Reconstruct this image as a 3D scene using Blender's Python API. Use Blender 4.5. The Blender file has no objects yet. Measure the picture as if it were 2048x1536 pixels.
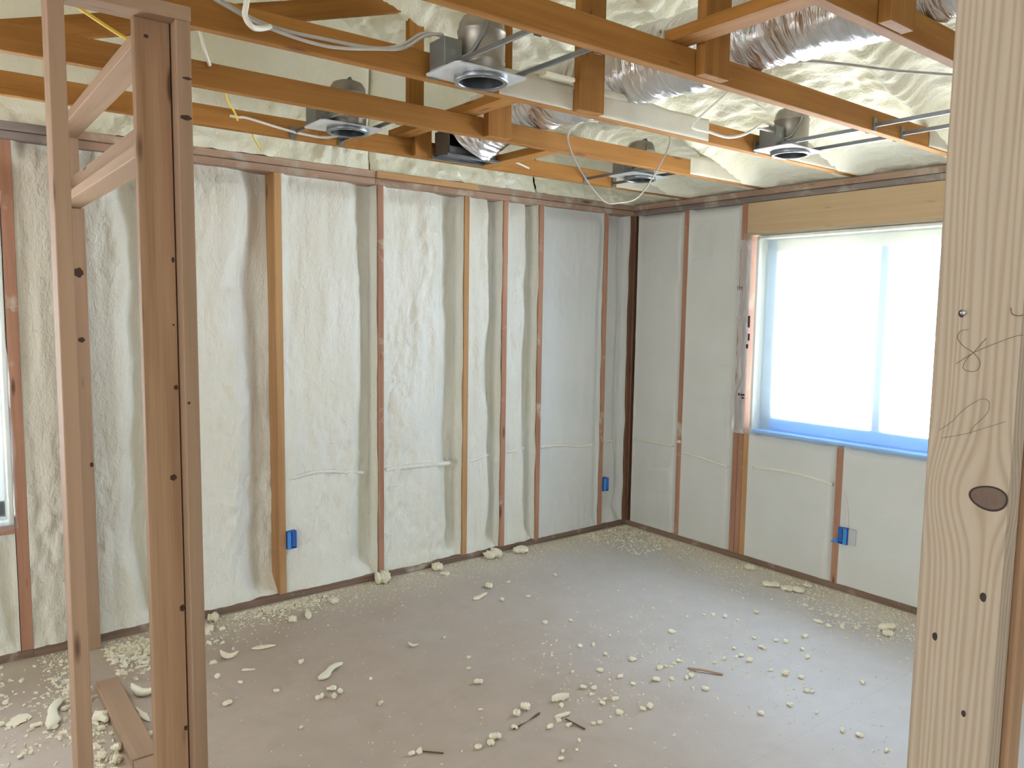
import bpy, bmesh, math, random
import numpy as np
from mathutils import Vector, Matrix

random.seed(7)
scene = bpy.context.scene
COL = scene.collection

# ---------------------------------------------------------------- camera
cam_d = bpy.data.cameras.new('camera')
cam_d.sensor_fit = 'HORIZONTAL'; cam_d.sensor_width = 36.0
cam_d.lens = 1544.6 * 36.0 / 2048.0
cam_d.clip_start = 0.02
cam = bpy.data.objects.new('camera', cam_d); COL.objects.link(cam)
CR = (0.790530776, -0.612257825, 0.014193246)
CU = (0.046793813, 0.083494292, 0.995408982)
CF = (0.610631994, 0.786237279, -0.094654685)
cam.matrix_world = Matrix(((CR[0], CU[0], -CF[0], -4.338087),
                           (CR[1], CU[1], -CF[1], -4.118715),
                           (CR[2], CU[2], -CF[2], 1.65),
                           (0, 0, 0, 1)))
scene.camera = cam

# ---------------------------------------------------------------- world, exposure
world = bpy.data.worlds.new('world'); scene.world = world
world.use_nodes = True
bg = world.node_tree.nodes['Background']
bg.inputs['Color'].default_value = (0.72, 0.86, 1.0, 1)
bg.inputs['Strength'].default_value = 1.6
vs = scene.view_settings
vs.view_transform = 'Standard'; vs.look = 'None'; vs.gamma = 1.0
vs.use_curve_mapping = False; vs.exposure = 0.45
scene.cycles.diffuse_bounces = 4; scene.cycles.max_bounces = 7; scene.cycles.glossy_bounces = 3; scene.cycles.transmission_bounces = 5
scene.cycles.adaptive_threshold = 0.08; scene.cycles.adaptive_min_samples = 16
scene.cycles.sample_clamp_indirect = 6.0; scene.cycles.use_light_tree = False

def area_light(name, loc, aim, sx, sy, watts, color):
    d = bpy.data.lights.new(name, 'AREA'); d.shape = 'RECTANGLE'
    d.size = sx; d.size_y = sy; d.energy = watts; d.color = color
    o = bpy.data.objects.new(name, d); COL.objects.link(o)
    o.location = loc
    o.rotation_euler = Vector(aim).to_track_quat('-Z', 'Y').to_euler()
    return o

# daylight and added up-lights at the house's windows (each lamp stands outside its opening)
area_light('daylight_main_window', (2.2, -1.95, 2.0), (-1, 0, -0.08), 6.0, 4.4, 950, (0.57, 0.75, 1.0))
area_light('ground_uplight_main_window', (3.2, -1.95, -0.15), (-0.7, 0, 0.7), 6.0, 4.0, 2100, (1.0, 0.98, 0.90))  # added up-light for roof and truss undersides, standing in for ground bounce
area_light('daylight_left_window', (-4.65, 0.7, 1.5), (0, -1, -0.05), 1.3, 1.5, 125, (0.85, 0.93, 1.0))
area_light('ground_uplight_left_window', (-4.65, 0.95, 0.2), (0, -1, 0.9), 1.8, 0.9, 130, (1.0, 0.97, 0.86))  # added up-light low outside the left window, also for ground bounce
area_light('daylight_side_window', (-8.8, -3.6, 0.9), (1, 0, 0.4), 3.2, 1.6, 125, (1.0, 0.985, 0.97))
area_light('daylight_back_window', (-3.6, -8.8, 0.8), (0, 1, 0.45), 4.2, 1.6, 40, (1.0, 0.985, 0.97))

# ---------------------------------------------------------------- helpers
def tag(o, label=None, cat=None, group=None, kind=None):
    if label: o['label'] = label
    if cat: o['category'] = cat
    if group: o['group'] = group
    if kind: o['kind'] = kind
    return o

def empty(name, loc=(0, 0, 0)):
    o = bpy.data.objects.new(name, None); COL.objects.link(o)
    o.location = loc; o.empty_display_size = 0.1
    return o

def attach(o, parent):
    if parent is not None:
        M = Matrix.Identity(4)
        p = parent
        chain = []
        while p is not None:
            chain.append(p); p = p.parent
        for c in reversed(chain):
            M = M @ (c.matrix_parent_inverse @ c.matrix_basis if c.parent else c.matrix_basis)
        o.parent = parent
        o.matrix_parent_inverse = M.inverted()
    return o

def link_mesh(name, me, mat, parent=None, M=None, smooth=False):
    o = bpy.data.objects.new(name, me); COL.objects.link(o)
    if M is not None: o.matrix_basis = M
    if mat is not None and not me.materials: me.materials.append(mat)
    if smooth:
        me.polygons.foreach_set('use_smooth', [True] * len(me.polygons))
    return attach(o, parent)

def mesh_from(verts, faces, name='m'):
    me = bpy.data.meshes.new(name)
    me.from_pydata([tuple(map(float, v)) for v in verts], [], [tuple(f) for f in faces])
    me.update()
    return me

_boxcache = {}
def box_mesh(l, w, t, bev=0.002):
    key = (round(l, 4), round(w, 4), round(t, 4), bev)
    if key in _boxcache: return _boxcache[key].copy()
    bm = bmesh.new()
    bmesh.ops.create_cube(bm, size=1.0)
    for v in bm.verts: v.co = Vector((v.co.x * l, v.co.y * w, v.co.z * t))
    if bev: bmesh.ops.bevel(bm, geom=bm.edges[:], offset=min(bev, 0.3 * min(l, w, t)), segments=1, affect='EDGES', profile=0.5)
    me = bpy.data.meshes.new('board'); bm.to_mesh(me); bm.free()
    _boxcache[key] = me
    return me.copy()

def board(name, x0, x1, y0, y1, z0, z1, mat, parent=None, bev=0.002):
    """Axis-aligned board; its local X runs along the longest side (the grain)."""
    d = Vector((x1 - x0, y1 - y0, z1 - z0)); c = Vector(((x0 + x1) / 2, (y0 + y1) / 2, (z0 + z1) / 2))
    k = max(range(3), key=lambda i: d[i])
    if k == 0: R = Matrix.Identity(4); dim = (d.x, d.y, d.z)
    elif k == 1: R = Matrix.Rotation(math.pi / 2, 4, 'Z'); dim = (d.y, d.x, d.z)
    else: R = Matrix.Rotation(-math.pi / 2, 4, 'Y'); dim = (d.z, d.y, d.x)
    return link_mesh(name, box_mesh(*dim, bev=bev), mat, parent, Matrix.Translation(c) @ R)

def board_between(name, p0, p1, w, t, side, mat, parent=None):
    """Board from p0 to p1; `side` is the direction of its thickness t."""
    p0 = Vector(p0); p1 = Vector(p1); X = (p1 - p0).normalized(); Z = Vector(side).normalized()
    Y = Z.cross(X).normalized(); Z = X.cross(Y)
    M = Matrix((X, Y, Z)).transposed().to_4x4(); M.translation = (p0 + p1) / 2
    return link_mesh(name, box_mesh((p1 - p0).length, w, t), mat, parent, M)

def smooth_path(pts, n=8):
    P = [Vector(p) for p in pts]
    if len(P) < 3: return P
    out = []
    for i in range(len(P) - 1):
        a = P[max(i - 1, 0)]; b = P[i]; c = P[i + 1]; d = P[min(i + 2, len(P) - 1)]
        for k in range(n):
            t = k / n
            out.append(0.5 * ((2 * b) + (c - a) * t + (2 * a - 5 * b + 4 * c - d) * t * t + (3 * b - a - 3 * c + d) * t ** 3))
    out.append(P[-1])
    return out

def tube_mesh(pts, r, sides=8, n=8, rad=None, flat=1.0):
    P = smooth_path(pts, n) if n > 1 else [Vector(p) for p in pts]
    verts, faces = [], []
    up = None
    for i, p in enumerate(P):
        t = (P[min(i + 1, len(P) - 1)] - P[max(i - 1, 0)]).normalized()
        if up is None:
            up = Vector((0, 0, 1)) if abs(t.z) < 0.9 else Vector((1, 0, 0))
        a = t.cross(up).normalized(); up = a.cross(t).normalized()
        rr = r if rad is None else r * rad(i / (len(P) - 1))
        for k in range(sides):
            th = 2 * math.pi * k / sides
            verts.append(p + a * (rr * math.cos(th)) + up * (rr * flat * math.sin(th)))
    for i in range(len(P) - 1):
        for k in range(sides):
            k2 = (k + 1) % sides
            faces.append((i * sides + k, i * sides + k2, (i + 1) * sides + k2, (i + 1) * sides + k))
    faces.append(tuple(range(sides))[::-1]); faces.append(tuple(range((len(P) - 1) * sides, len(P) * sides)))
    return mesh_from(verts, faces)

def tube(name, pts, r, mat, parent=None, **kw):
    return link_mesh(name, tube_mesh(pts, r, **kw), mat, parent, smooth=True)

def lathe_mesh(profile, sides=40, close=False):
    verts, faces = [], []
    n = len(profile)
    for (r, z) in profile:
        for k in range(sides):
            th = 2 * math.pi * k / sides
            verts.append((r * math.cos(th), r * math.sin(th), z))
    for i in range(n - 1 + (1 if close else 0)):
        j = (i + 1) % n
        for k in range(sides):
            k2 = (k + 1) % sides
            faces.append((i * sides + k, i * sides + k2, j * sides + k2, j * sides + k))
    return mesh_from(verts, faces)

# hashed value noise on numpy arrays
def _hash(i, j, s):
    v = np.sin(i * 127.1 + j * 311.7 + s * 74.7) * 43758.5453
    return v - np.floor(v)
def vnoise(x, y, s=0.0):
    i = np.floor(x); j = np.floor(y); f = x - i; g = y - j
    f = f * f * (3 - 2 * f); g = g * g * (3 - 2 * g)
    return ((_hash(i, j, s) * (1 - f) + _hash(i + 1, j, s) * f) * (1 - g)
            + (_hash(i, j + 1, s) * (1 - f) + _hash(i + 1, j + 1, s) * f) * g) * 2 - 1
def fbm(x, y, s=0.0, o=4):
    a = 0; w = 1.0
    for k in range(o):
        a = a + w * vnoise(x * 2 ** k + 3.1 * k, y * 2 ** k + 7.7 * k, s + k); w *= 0.5
    return a
def sstep(a, b, x):
    t = np.clip((x - a) / (b - a), 0, 1); return t * t * (3 - 2 * t)

def grid_mesh(P, flip=False):
    """P: (n, m, 3) array of points -> quad sheet."""
    n, m = P.shape[:2]
    me = bpy.data.meshes.new('sheet')
    idx = np.arange(n * m).reshape(n, m)
    q = np.stack([idx[:-1, :-1], idx[1:, :-1], idx[1:, 1:], idx[:-1, 1:]], -1).reshape(-1, 4)
    if flip: q = q[:, ::-1]
    me.vertices.add(n * m); me.vertices.foreach_set('co', P.reshape(-1).astype(np.float32))
    me.loops.add(q.size); me.loops.foreach_set('vertex_index', q.reshape(-1).astype(np.int32))
    me.polygons.add(len(q)); me.polygons.foreach_set('loop_start', np.arange(0, q.size, 4, dtype=np.int32))
    me.polygons.foreach_set('loop_total', np.full(len(q), 4, dtype=np.int32))
    me.update(); me.validate()
    me.polygons.foreach_set('use_smooth', [True] * len(me.polygons))
    return me

# ---------------------------------------------------------------- materials
class NT:
    def __init__(self, name):
        self.m = bpy.data.materials.new(name); self.m.use_nodes = True
        self.t = self.m.node_tree; self.b = self.t.nodes['Principled BSDF']; self.out = self.t.nodes['Material Output']
    def n(self, kind, **kw):
        nd = self.t.nodes.new(kind)
        for k, v in kw.items():
            if k.startswith('i_'):
                key = k[2:]; key = int(key) if key.isdigit() else key.replace('_', ' ')
                nd.inputs[key].default_value = v
            else: setattr(nd, k, v)
        return nd
    def l(self, a, b): self.t.links.new(a, b)
    def mixc(self, fac, a, b, mode='MIX'):
        nd = self.t.nodes.new('ShaderNodeMix'); nd.data_type = 'RGBA'; nd.blend_type = mode
        for s, v in ((nd.inputs[0], fac), (nd.inputs[6], a), (nd.inputs[7], b)):
            if hasattr(v, 'is_linked'): self.l(v, s)
            else: s.default_value = v if not isinstance(v, tuple) else (*v[:3], 1)
        return nd.outputs[2]
    def math(self, op, a, b=0.0, c=0.0, clamp=False):
        nd = self.t.nodes.new('ShaderNodeMath'); nd.operation = op; nd.use_clamp = clamp
        for s, v in zip(nd.inputs, (a, b, c)):
            if hasattr(v, 'is_linked'): self.l(v, s)
            else: s.default_value = v
        return nd.outputs[0]
    def ramp(self, fac, stops):
        nd = self.t.nodes.new('ShaderNodeValToRGB'); cr = nd.color_ramp
        while len(cr.elements) < len(stops): cr.elements.new(0.5)
        for e, (p, c) in zip(cr.elements, stops):
            e.position = p; e.color = (*c[:3], 1) if isinstance(c, tuple) else (c, c, c, 1)
        self.l(fac, nd.inputs[0]); return nd.outputs[0]
    def noise(self, vec, scale, detail=3.0, rough=0.5, dist=0.0):
        nd = self.n('ShaderNodeTexNoise', i_Scale=scale, i_Detail=detail, i_Roughness=rough, i_Distortion=dist)
        if vec is not None: self.l(vec, nd.inputs['Vector'])
        return nd.outputs[0]
    def mapping(self, vec, scale):
        nd = self.n('ShaderNodeMapping'); nd.inputs['Scale'].default_value = scale
        self.l(vec, nd.inputs['Vector']); return nd.outputs[0]
    def bump(self, h, strength, dist):
        nd = self.n('ShaderNodeBump', i_Strength=strength, i_Distance=dist)
        self.l(h, nd.inputs['Height']); self.l(nd.outputs[0], self.b.inputs['Normal']); return nd

def wood_mat(name, light, dark, rough=0.75, knots=True, knot_col=None, spray=0.0, spray_col=(0.62, 0.58, 0.47), contrast=1.0):
    N = NT(name)
    tc = N.n('ShaderNodeTexCoord'); oi = N.n('ShaderNodeObjectInfo')
    off = N.n('ShaderNodeVectorMath', operation='SCALE', i_0=(37.0, 11.0, 23.0)); N.l(oi.outputs['Random'], off.inputs['Scale'])
    add = N.n('ShaderNodeVectorMath', operation='ADD'); N.l(tc.outputs['Object'], add.inputs[0]); N.l(off.outputs[0], add.inputs[1])
    v = add.outputs[0]
    g1 = N.noise(N.mapping(v, (0.9, 26, 26)), 1.0, 4, 0.55, 0.8)
    g2 = N.noise(N.mapping(v, (4, 190, 190)), 1.0, 2, 0.5)
    g3 = N.noise(N.mapping(v, (0.6, 5, 5)), 1.0, 2, 0.5)
    f = N.math('ADD', N.math('MULTIPLY', g1, 0.6), N.math('ADD', N.math('MULTIPLY', g2, 0.2), N.math('MULTIPLY', g3, 0.35)))
    lo, hi = 0.5 - 0.13 / contrast, 0.64 + 0.06 / contrast
    col = N.ramp(f, [(lo, dark), (hi, light)])
    if knots:
        vo = N.n('ShaderNodeTexVoronoi', i_Scale=1.0); N.l(N.mapping(v, (2.6, 13, 13)), vo.inputs['Vector'])
        k = N.ramp(vo.outputs['Distance'], [(0.07, 1.0), (0.15, 0.0)])
        kc = knot_col or tuple(c * 0.35 for c in dark)
        col = N.mixc(N.math('MULTIPLY', k, 0.85), col, kc)
    var = N.math('ADD', N.math('MULTIPLY', oi.outputs['Random'], 0.22), 0.89)
    col = N.mixc(1.0, col, var, 'MULTIPLY')
    if spray > 0:
        geo = N.n('ShaderNodeNewGeometry')
        s = N.noise(geo.outputs['Position'], 5.0, 5, 0.6, 0.4)
        m = N.ramp(s, [(0.62 - 0.25 * spray, 0.0), (0.72 - 0.22 * spray, 1.0)])
        col = N.mixc(N.math('MULTIPLY', m, 0.75), col, spray_col)
    N.l(col, N.b.inputs['Base Color'])
    N.b.inputs['Roughness'].default_value = rough
    N.b.inputs['Specular IOR Level'].default_value = 0.25
    pass
    return N.m

def foam_mat(name, base, tint, scale=1.0, bump=0.5, rough=0.6, dist=0.006, aniso=(1, 1, 1)):
    N = NT(name)
    geo = N.n('ShaderNodeNewGeometry'); v = N.mapping(geo.outputs['Position'], aniso)
    a = N.noise(v, 3.0 * scale, 4, 0.55); b = N.noise(v, 38.0 * scale, 3, 0.55, 0.6); c = N.noise(v, 120.0 * scale, 2, 0.5)
    col = N.mixc(N.ramp(a, [(0.35, 0.0), (0.7, 1.0)]), base, tint)
    N.l(col, N.b.inputs['Base Color'])
    N.b.inputs['Roughness'].default_value = rough
    N.b.inputs['Specular IOR Level'].default_value = 0.35
    h = N.math('ADD', b, N.math('MULTIPLY', c, 0.35))
    N.bump(h, bump, dist)
    return N.m

def plain_mat(name, col, rough=0.5, metal=0.0, spec=0.5, noise=0.0, bump=0.0, nscale=30.0):
    N = NT(name)
    N.b.inputs['Roughness'].default_value = rough; N.b.inputs['Metallic'].default_value = metal
    N.b.inputs['Specular IOR Level'].default_value = spec
    tc = N.n('ShaderNodeTexCoord'); f = N.noise(tc.outputs['Object'], nscale, 4, 0.55)
    dk = tuple(c * (1 - noise) for c in col)
    N.l(N.mixc(f, dk, col), N.b.inputs['Base Color'])
    if bump: N.bump(f, bump, 0.003)
    return N.m

M = {}
M['truss'] = wood_mat('truss_lumber', (0.35, 0.16, 0.036), (0.225, 0.092, 0.016), knot_col=(0.12, 0.04, 0.02))
M['stud'] = wood_mat('wall_stud_lumber', (0.46, 0.25, 0.16), (0.30, 0.14, 0.085), spray=0.12)
M['stud_new'] = wood_mat('orange_stud_lumber', (0.56, 0.33, 0.15), (0.40, 0.20, 0.085))
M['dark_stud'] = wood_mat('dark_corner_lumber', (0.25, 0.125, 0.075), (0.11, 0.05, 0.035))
M['frame'] = wood_mat('partition_lumber', (0.39, 0.255, 0.165), (0.295, 0.185, 0.112), knot_col=(0.10, 0.05, 0.03), contrast=0.8)
M['frame_dark'] = wood_mat('partition_lumber_brown', (0.42, 0.265, 0.155), (0.27, 0.15, 0.08), knot_col=(0.08, 0.035, 0.02), contrast=1.2)
M['plate'] = wood_mat('plate_lumber', (0.43, 0.29, 0.20), (0.29, 0.185, 0.13), spray=0.45, spray_col=(0.50, 0.44, 0.36))
M['sole'] = wood_mat('dirty_sole_plate', (0.26, 0.175, 0.125), (0.15, 0.095, 0.07), spray=0.2, spray_col=(0.5, 0.44, 0.34))
M['plate_grey'] = wood_mat('grey_plate_lumber', (0.30, 0.25, 0.22), (0.19, 0.155, 0.14), spray=0.35, spray_col=(0.42, 0.39, 0.33))
M['header'] = wood_mat('header_lumber', (0.58, 0.43, 0.26), (0.48, 0.34, 0.195), contrast=0.8)
M['foam_wall'] = foam_mat('wall_foam', (0.76, 0.735, 0.615), (0.81, 0.80, 0.725), 1.0, 0.8, 0.42, 0.010, (1, 1, 0.5))
M['foam_smooth'] = foam_mat('smooth_wall_foam', (0.655, 0.66, 0.62), (0.69, 0.695, 0.655), 1.0, 0.22, 0.6, 0.004)
M['foam_roof'] = foam_mat('roof_foam', (0.82, 0.79, 0.60), (0.86, 0.845, 0.71), 0.8, 0.6, 0.65, 0.010, (1.3, 0.8, 1))
M['foam_coat'] = foam_mat('foam_overspray', (0.52, 0.48, 0.38), (0.62, 0.58, 0.47), 1.2, 0.3, 0.7)
M['scrap'] = foam_mat('foam_scrap', (0.80, 0.74, 0.56), (0.85, 0.81, 0.67), 3.0, 0.5, 0.8, 0.003)
M['galv'] = plain_mat('galvanized_steel', (0.33, 0.345, 0.36), 0.38, 0.85, 0.5, 0.35, 0.1, 14)
M['galv_dark'] = plain_mat('dull_steel_box', (0.25, 0.26, 0.25), 0.45, 0.6, 0.5, 0.25, 0.1, 20)
M['pan'] = plain_mat('bright_steel_pan', (0.75, 0.78, 0.80), 0.35, 0.5, 0.5, 0.15)
M['can'] = plain_mat('dusty_steel_can', (0.42, 0.385, 0.33), 0.42, 0.6, 0.5, 0.5, 0.15, 9)
M['inside'] = plain_mat('dark_can_inside', (0.06, 0.065, 0.07), 0.4, 0.4, 0.5)
M['wire_white'] = plain_mat('white_cable', (0.80, 0.77, 0.68), 0.5, 0, 0.4, 0.15)
M['wire_grey'] = plain_mat('dusty_grey_cable', (0.50, 0.46, 0.41), 0.6, 0, 0.4, 0.25)
M['wire_yellow'] = plain_mat('yellow_cable', (0.85, 0.62, 0.08), 0.45, 0, 0.4, 0.15)
M['blue'] = plain_mat('blue_plastic', (0.03, 0.14, 0.55), 0.5, 0, 0.5, 0.3, 0.2, 40)
M['tape'] = plain_mat('blue_tape', (0.06, 0.30, 0.75), 0.6, 0, 0.4, 0.25, 0.2, 60)
M['box_grey'] = plain_mat('grey_box_plate', (0.55, 0.56, 0.55), 0.6, 0, 0.4, 0.1)
M['vinyl'] = plain_mat('white_vinyl', (0.80, 0.83, 0.86), 0.4, 0, 0.5, 0.03)
M['shaded_vinyl'] = plain_mat('shaded_vinyl_frame', (0.42, 0.52, 0.59), 0.5, 0, 0.3, 0.03)  # white vinyl darkened and blued, painting in its shade against the sky
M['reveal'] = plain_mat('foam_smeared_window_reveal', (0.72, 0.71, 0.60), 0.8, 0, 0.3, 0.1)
M['blue_sill'] = plain_mat('sill_blue', (0.28, 0.55, 0.95), 0.5, 0, 0.5, 0.1)  # plain blue tone for the window sill and bottom rail
M['ink'] = plain_mat('black_print', (0.03, 0.03, 0.035), 0.6)
M['graphite'] = plain_mat('pencil_graphite', (0.13, 0.105, 0.085), 0.6)
M['osb'] = plain_mat('sheathing', (0.45, 0.33, 0.2), 0.8, 0, 0.3, 0.4, 0.2, 25)
M['twig'] = plain_mat('dark_splinter', (0.16, 0.10, 0.06), 0.8, 0, 0.3, 0.3)
M['reed'] = plain_mat('tan_splinter', (0.42, 0.26, 0.13), 0.8, 0, 0.3, 0.3)
M['screw'] = plain_mat('screw_steel', (0.45, 0.45, 0.47), 0.3, 0.9)

def foil():
    N = NT('foil_duct_jacket')
    tc = N.n('ShaderNodeTexCoord'); P = tc.outputs['Object']
    sep = N.n('ShaderNodeSeparateXYZ'); N.l(P, sep.inputs[0])
    a = N.noise(N.mapping(P, (4, 42, 5)), 1.0, 4, 0.6, 0.9)
    b = N.noise(P, 45, 3, 0.6, 0.5)
    flank = N.ramp(N.math('ADD', N.math('MULTIPLY', sep.outputs['X'], -2.6), -4.35), [(0.0, 0.12), (1.0, 1.0)])
    N.b.inputs['Base Color'].default_value = (0.86, 0.86, 0.88, 1)
    N.b.inputs['Metallic'].default_value = 1.0; N.b.inputs['Roughness'].default_value = 0.3
    N.bump(N.math('ADD', N.math('MULTIPLY', a, flank), N.math('MULTIPLY', b, 0.08)), 0.8, 0.02)
    return N.m
M['foil'] = foil()

def glass():
    N = NT('window_glass')
    tr = N.n('ShaderNodeBsdfTransparent'); gl = N.n('ShaderNodeBsdfGlossy', i_Roughness=0.02)
    mx = N.n('ShaderNodeMixShader', i_0=0.06)
    N.l(tr.outputs[0], mx.inputs[1]); N.l(gl.outputs[0], mx.inputs[2]); N.l(mx.outputs[0], N.out.inputs['Surface'])
    return N.m
M['glass'] = glass()

def sheet(name='clear_plastic_sheeting', milk=0.10):
    N = NT(name)
    geo = N.n('ShaderNodeNewGeometry')
    tr = N.n('ShaderNodeBsdfTransparent'); tr.inputs[0].default_value = (0.97, 0.985, 1, 1)
    rf = N.n('ShaderNodeBsdfRefraction', distribution='BECKMANN', i_Roughness=0.8, i_IOR=1.08); rf.inputs[0].default_value = (0.95, 0.98, 1, 1)
    tl = N.n('ShaderNodeBsdfTranslucent'); tl.inputs[0].default_value = (0.82, 0.90, 1.0, 1)
    df = N.n('ShaderNodeBsdfDiffuse'); df.inputs[0].default_value = (0.8, 0.82, 0.83, 1)
    gl = N.n('ShaderNodeBsdfGlossy', i_Roughness=0.18)
    m1 = N.n('ShaderNodeMixShader', i_0=0.65); N.l(tr.outputs[0], m1.inputs[1]); N.l(rf.outputs[0], m1.inputs[2])
    m2 = N.n('ShaderNodeMixShader', i_0=0.015); N.l(m1.outputs[0], m2.inputs[1]); N.l(tl.outputs[0], m2.inputs[2])
    m3 = N.n('ShaderNodeMixShader', i_0=milk); N.l(m2.outputs[0], m3.inputs[1]); N.l(df.outputs[0], m3.inputs[2])
    m4 = N.n('ShaderNodeMixShader', i_0=0.05); N.l(m3.outputs[0], m4.inputs[1]); N.l(gl.outputs[0], m4.inputs[2])
    bp = N.n('ShaderNodeBump', i_Strength=0.35, i_Distance=0.01)
    N.l(N.noise(N.mapping(geo.outputs['Position'], (6, 6, 2)), 3, 3, 0.5, 0.8), bp.inputs['Height'])
    N.l(bp.outputs[0], gl.inputs['Normal'])
    N.l(m4.outputs[0], N.out.inputs['Surface'])
    return N.m
M['sheet'] = sheet()
M['sheet_fold'] = sheet('folded_plastic_sheeting', 0.38)

def floor_mat():
    N = NT('dusty_concrete')
    geo = N.n('ShaderNodeNewGeometry'); P = geo.outputs['Position']
    sep = N.n('ShaderNodeSeparateXYZ'); N.l(P, sep.inputs[0])
    n1 = N.noise(P, 0.9, 4, 0.55, 0.5); n2 = N.noise(P, 7, 5, 0.6, 0.3); n3 = N.noise(P, 90, 3, 0.6); n4 = N.noise(P, 320, 2, 0.6)
    brown = N.mixc(n2, (0.385, 0.305, 0.24), (0.51, 0.42, 0.345))
    grey = N.mixc(n2, (0.50, 0.485, 0.47), (0.59, 0.58, 0.57))
    # pale right side: dust plus painted window sheen; brown bare slab at the left
    g = N.math('ADD', N.math('MULTIPLY', sep.outputs['X'], 0.42), N.math('ADD', N.math('MULTIPLY', n1, 0.9), 0.62), clamp=True)
    col = N.mixc(g, brown, grey)
    # foam dust drifted along the two walls
    dA = N.math('ABSOLUTE', sep.outputs['Y']); dB = N.math('ABSOLUTE', sep.outputs['X'])
    d = N.math('MINIMUM', dA, dB)
    d = N.math('ADD', d, N.math('MULTIPLY', N.math('SUBTRACT', n2, 0.5), 0.5))
    m = N.ramp(d, [(0.05, 0.75), (0.42, 0.0)])
    dust = N.mixc(n3, (0.50, 0.42, 0.30), (0.72, 0.66, 0.54))
    col = N.mixc(m, col, dust)
    sp = N.ramp(n3, [(0.66, 0.0), (0.74, 1.0)])
    col = N.mixc(N.math('MULTIPLY', sp, 0.2), col, (0.68, 0.62, 0.52))
    dk = N.ramp(n3, [(0.26, 1.0), (0.36, 0.0)])
    col = N.mixc(N.math('MULTIPLY', dk, 0.35), col, (0.22, 0.16, 0.12))
    # saw-cut joint
    j = N.math('ABSOLUTE', N.math('ADD', sep.outputs['Y'], 2.537))
    jm = N.ramp(j, [(0.0015, 1.0), (0.004, 0.0)])
    col = N.mixc(N.math('MULTIPLY', jm, 0.14), col, (0.2, 0.17, 0.15))
    N.l(col, N.b.inputs['Base Color'])
    N.b.inputs['Roughness'].default_value = 0.55; N.b.inputs['Specular IOR Level'].default_value = 0.45
    N.bump(N.math('ADD', N.math('MULTIPLY', n3, 0.6), N.math('MULTIPLY', n4, 0.4)), 0.2, 0.004)
    return N.m
M['floor'] = floor_mat()

def post_mat():
    N = NT('near_post_lumber')
    tc = N.n('ShaderNodeTexCoord'); sep = N.n('ShaderNodeSeparateXYZ'); N.l(tc.outputs['Object'], sep.inputs[0])
    x = sep.outputs['X']; y = sep.outputs['Y']; z = sep.outputs['Z']
    # growth rings bend round the knot (local x = height - 1.2, local y = across)
    kx, ky = 0.2455, -0.0261
    dx = N.math('SUBTRACT', x, kx); dy = N.math('SUBTRACT', y, ky)
    r2 = N.math('ADD', N.math('POWER', N.math('ABSOLUTE', N.math('DIVIDE', dx, 0.055)), 2.0), N.math('POWER', N.math('ABSOLUTE', N.math('DIVIDE', dy, 0.05)), 2.0))
    w = N.math('POWER', 2.718, N.math('MULTIPLY', r2, -1.0))
    yy = N.math('SUBTRACT', y, N.math('MULTIPLY', N.math('MULTIPLY', dy, w), 0.9))
    cmb = N.n('ShaderNodeCombineXYZ'); N.l(N.math('MULTIPLY', x, 1.1), cmb.inputs[0]); N.l(N.math('MULTIPLY', yy, 26), cmb.inputs[1]); N.l(N.math('MULTIPLY', z, 26), cmb.inputs[2])
    wob = N.noise(cmb.outputs[0], 1.0, 3, 0.5)
    ph = N.math('ADD', N.math('MULTIPLY', N.math('ADD', yy, N.math('MULTIPLY', z, 0.7)), 760.0), N.math('MULTIPLY', wob, 26.0))
    ring = N.math('ADD', N.math('MULTIPLY', N.math('SINE', ph), 0.5), 0.5)
    ring = N.math('POWER', ring, 1.6)
    fine = N.noise(N.mapping(tc.outputs['Object'], (6, 300, 300)), 1.0, 2, 0.5)
    f = N.math('ADD', N.math('MULTIPLY', ring, 0.62), N.math('MULTIPLY', N.math('ADD', fine, wob), 0.22), clamp=True)
    col = N.ramp(f, [(0.1, (0.44, 0.36, 0.275)), (0.95, (0.33, 0.25, 0.178))])
    N.l(col, N.b.inputs['Base Color']); N.b.inputs['Roughness'].default_value = 0.7
    N.b.inputs['Specular IOR Level'].default_value = 0.2
    N.bump(f, 0.25, 0.002)
    return N.m
M['post'] = post_mat()
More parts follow.
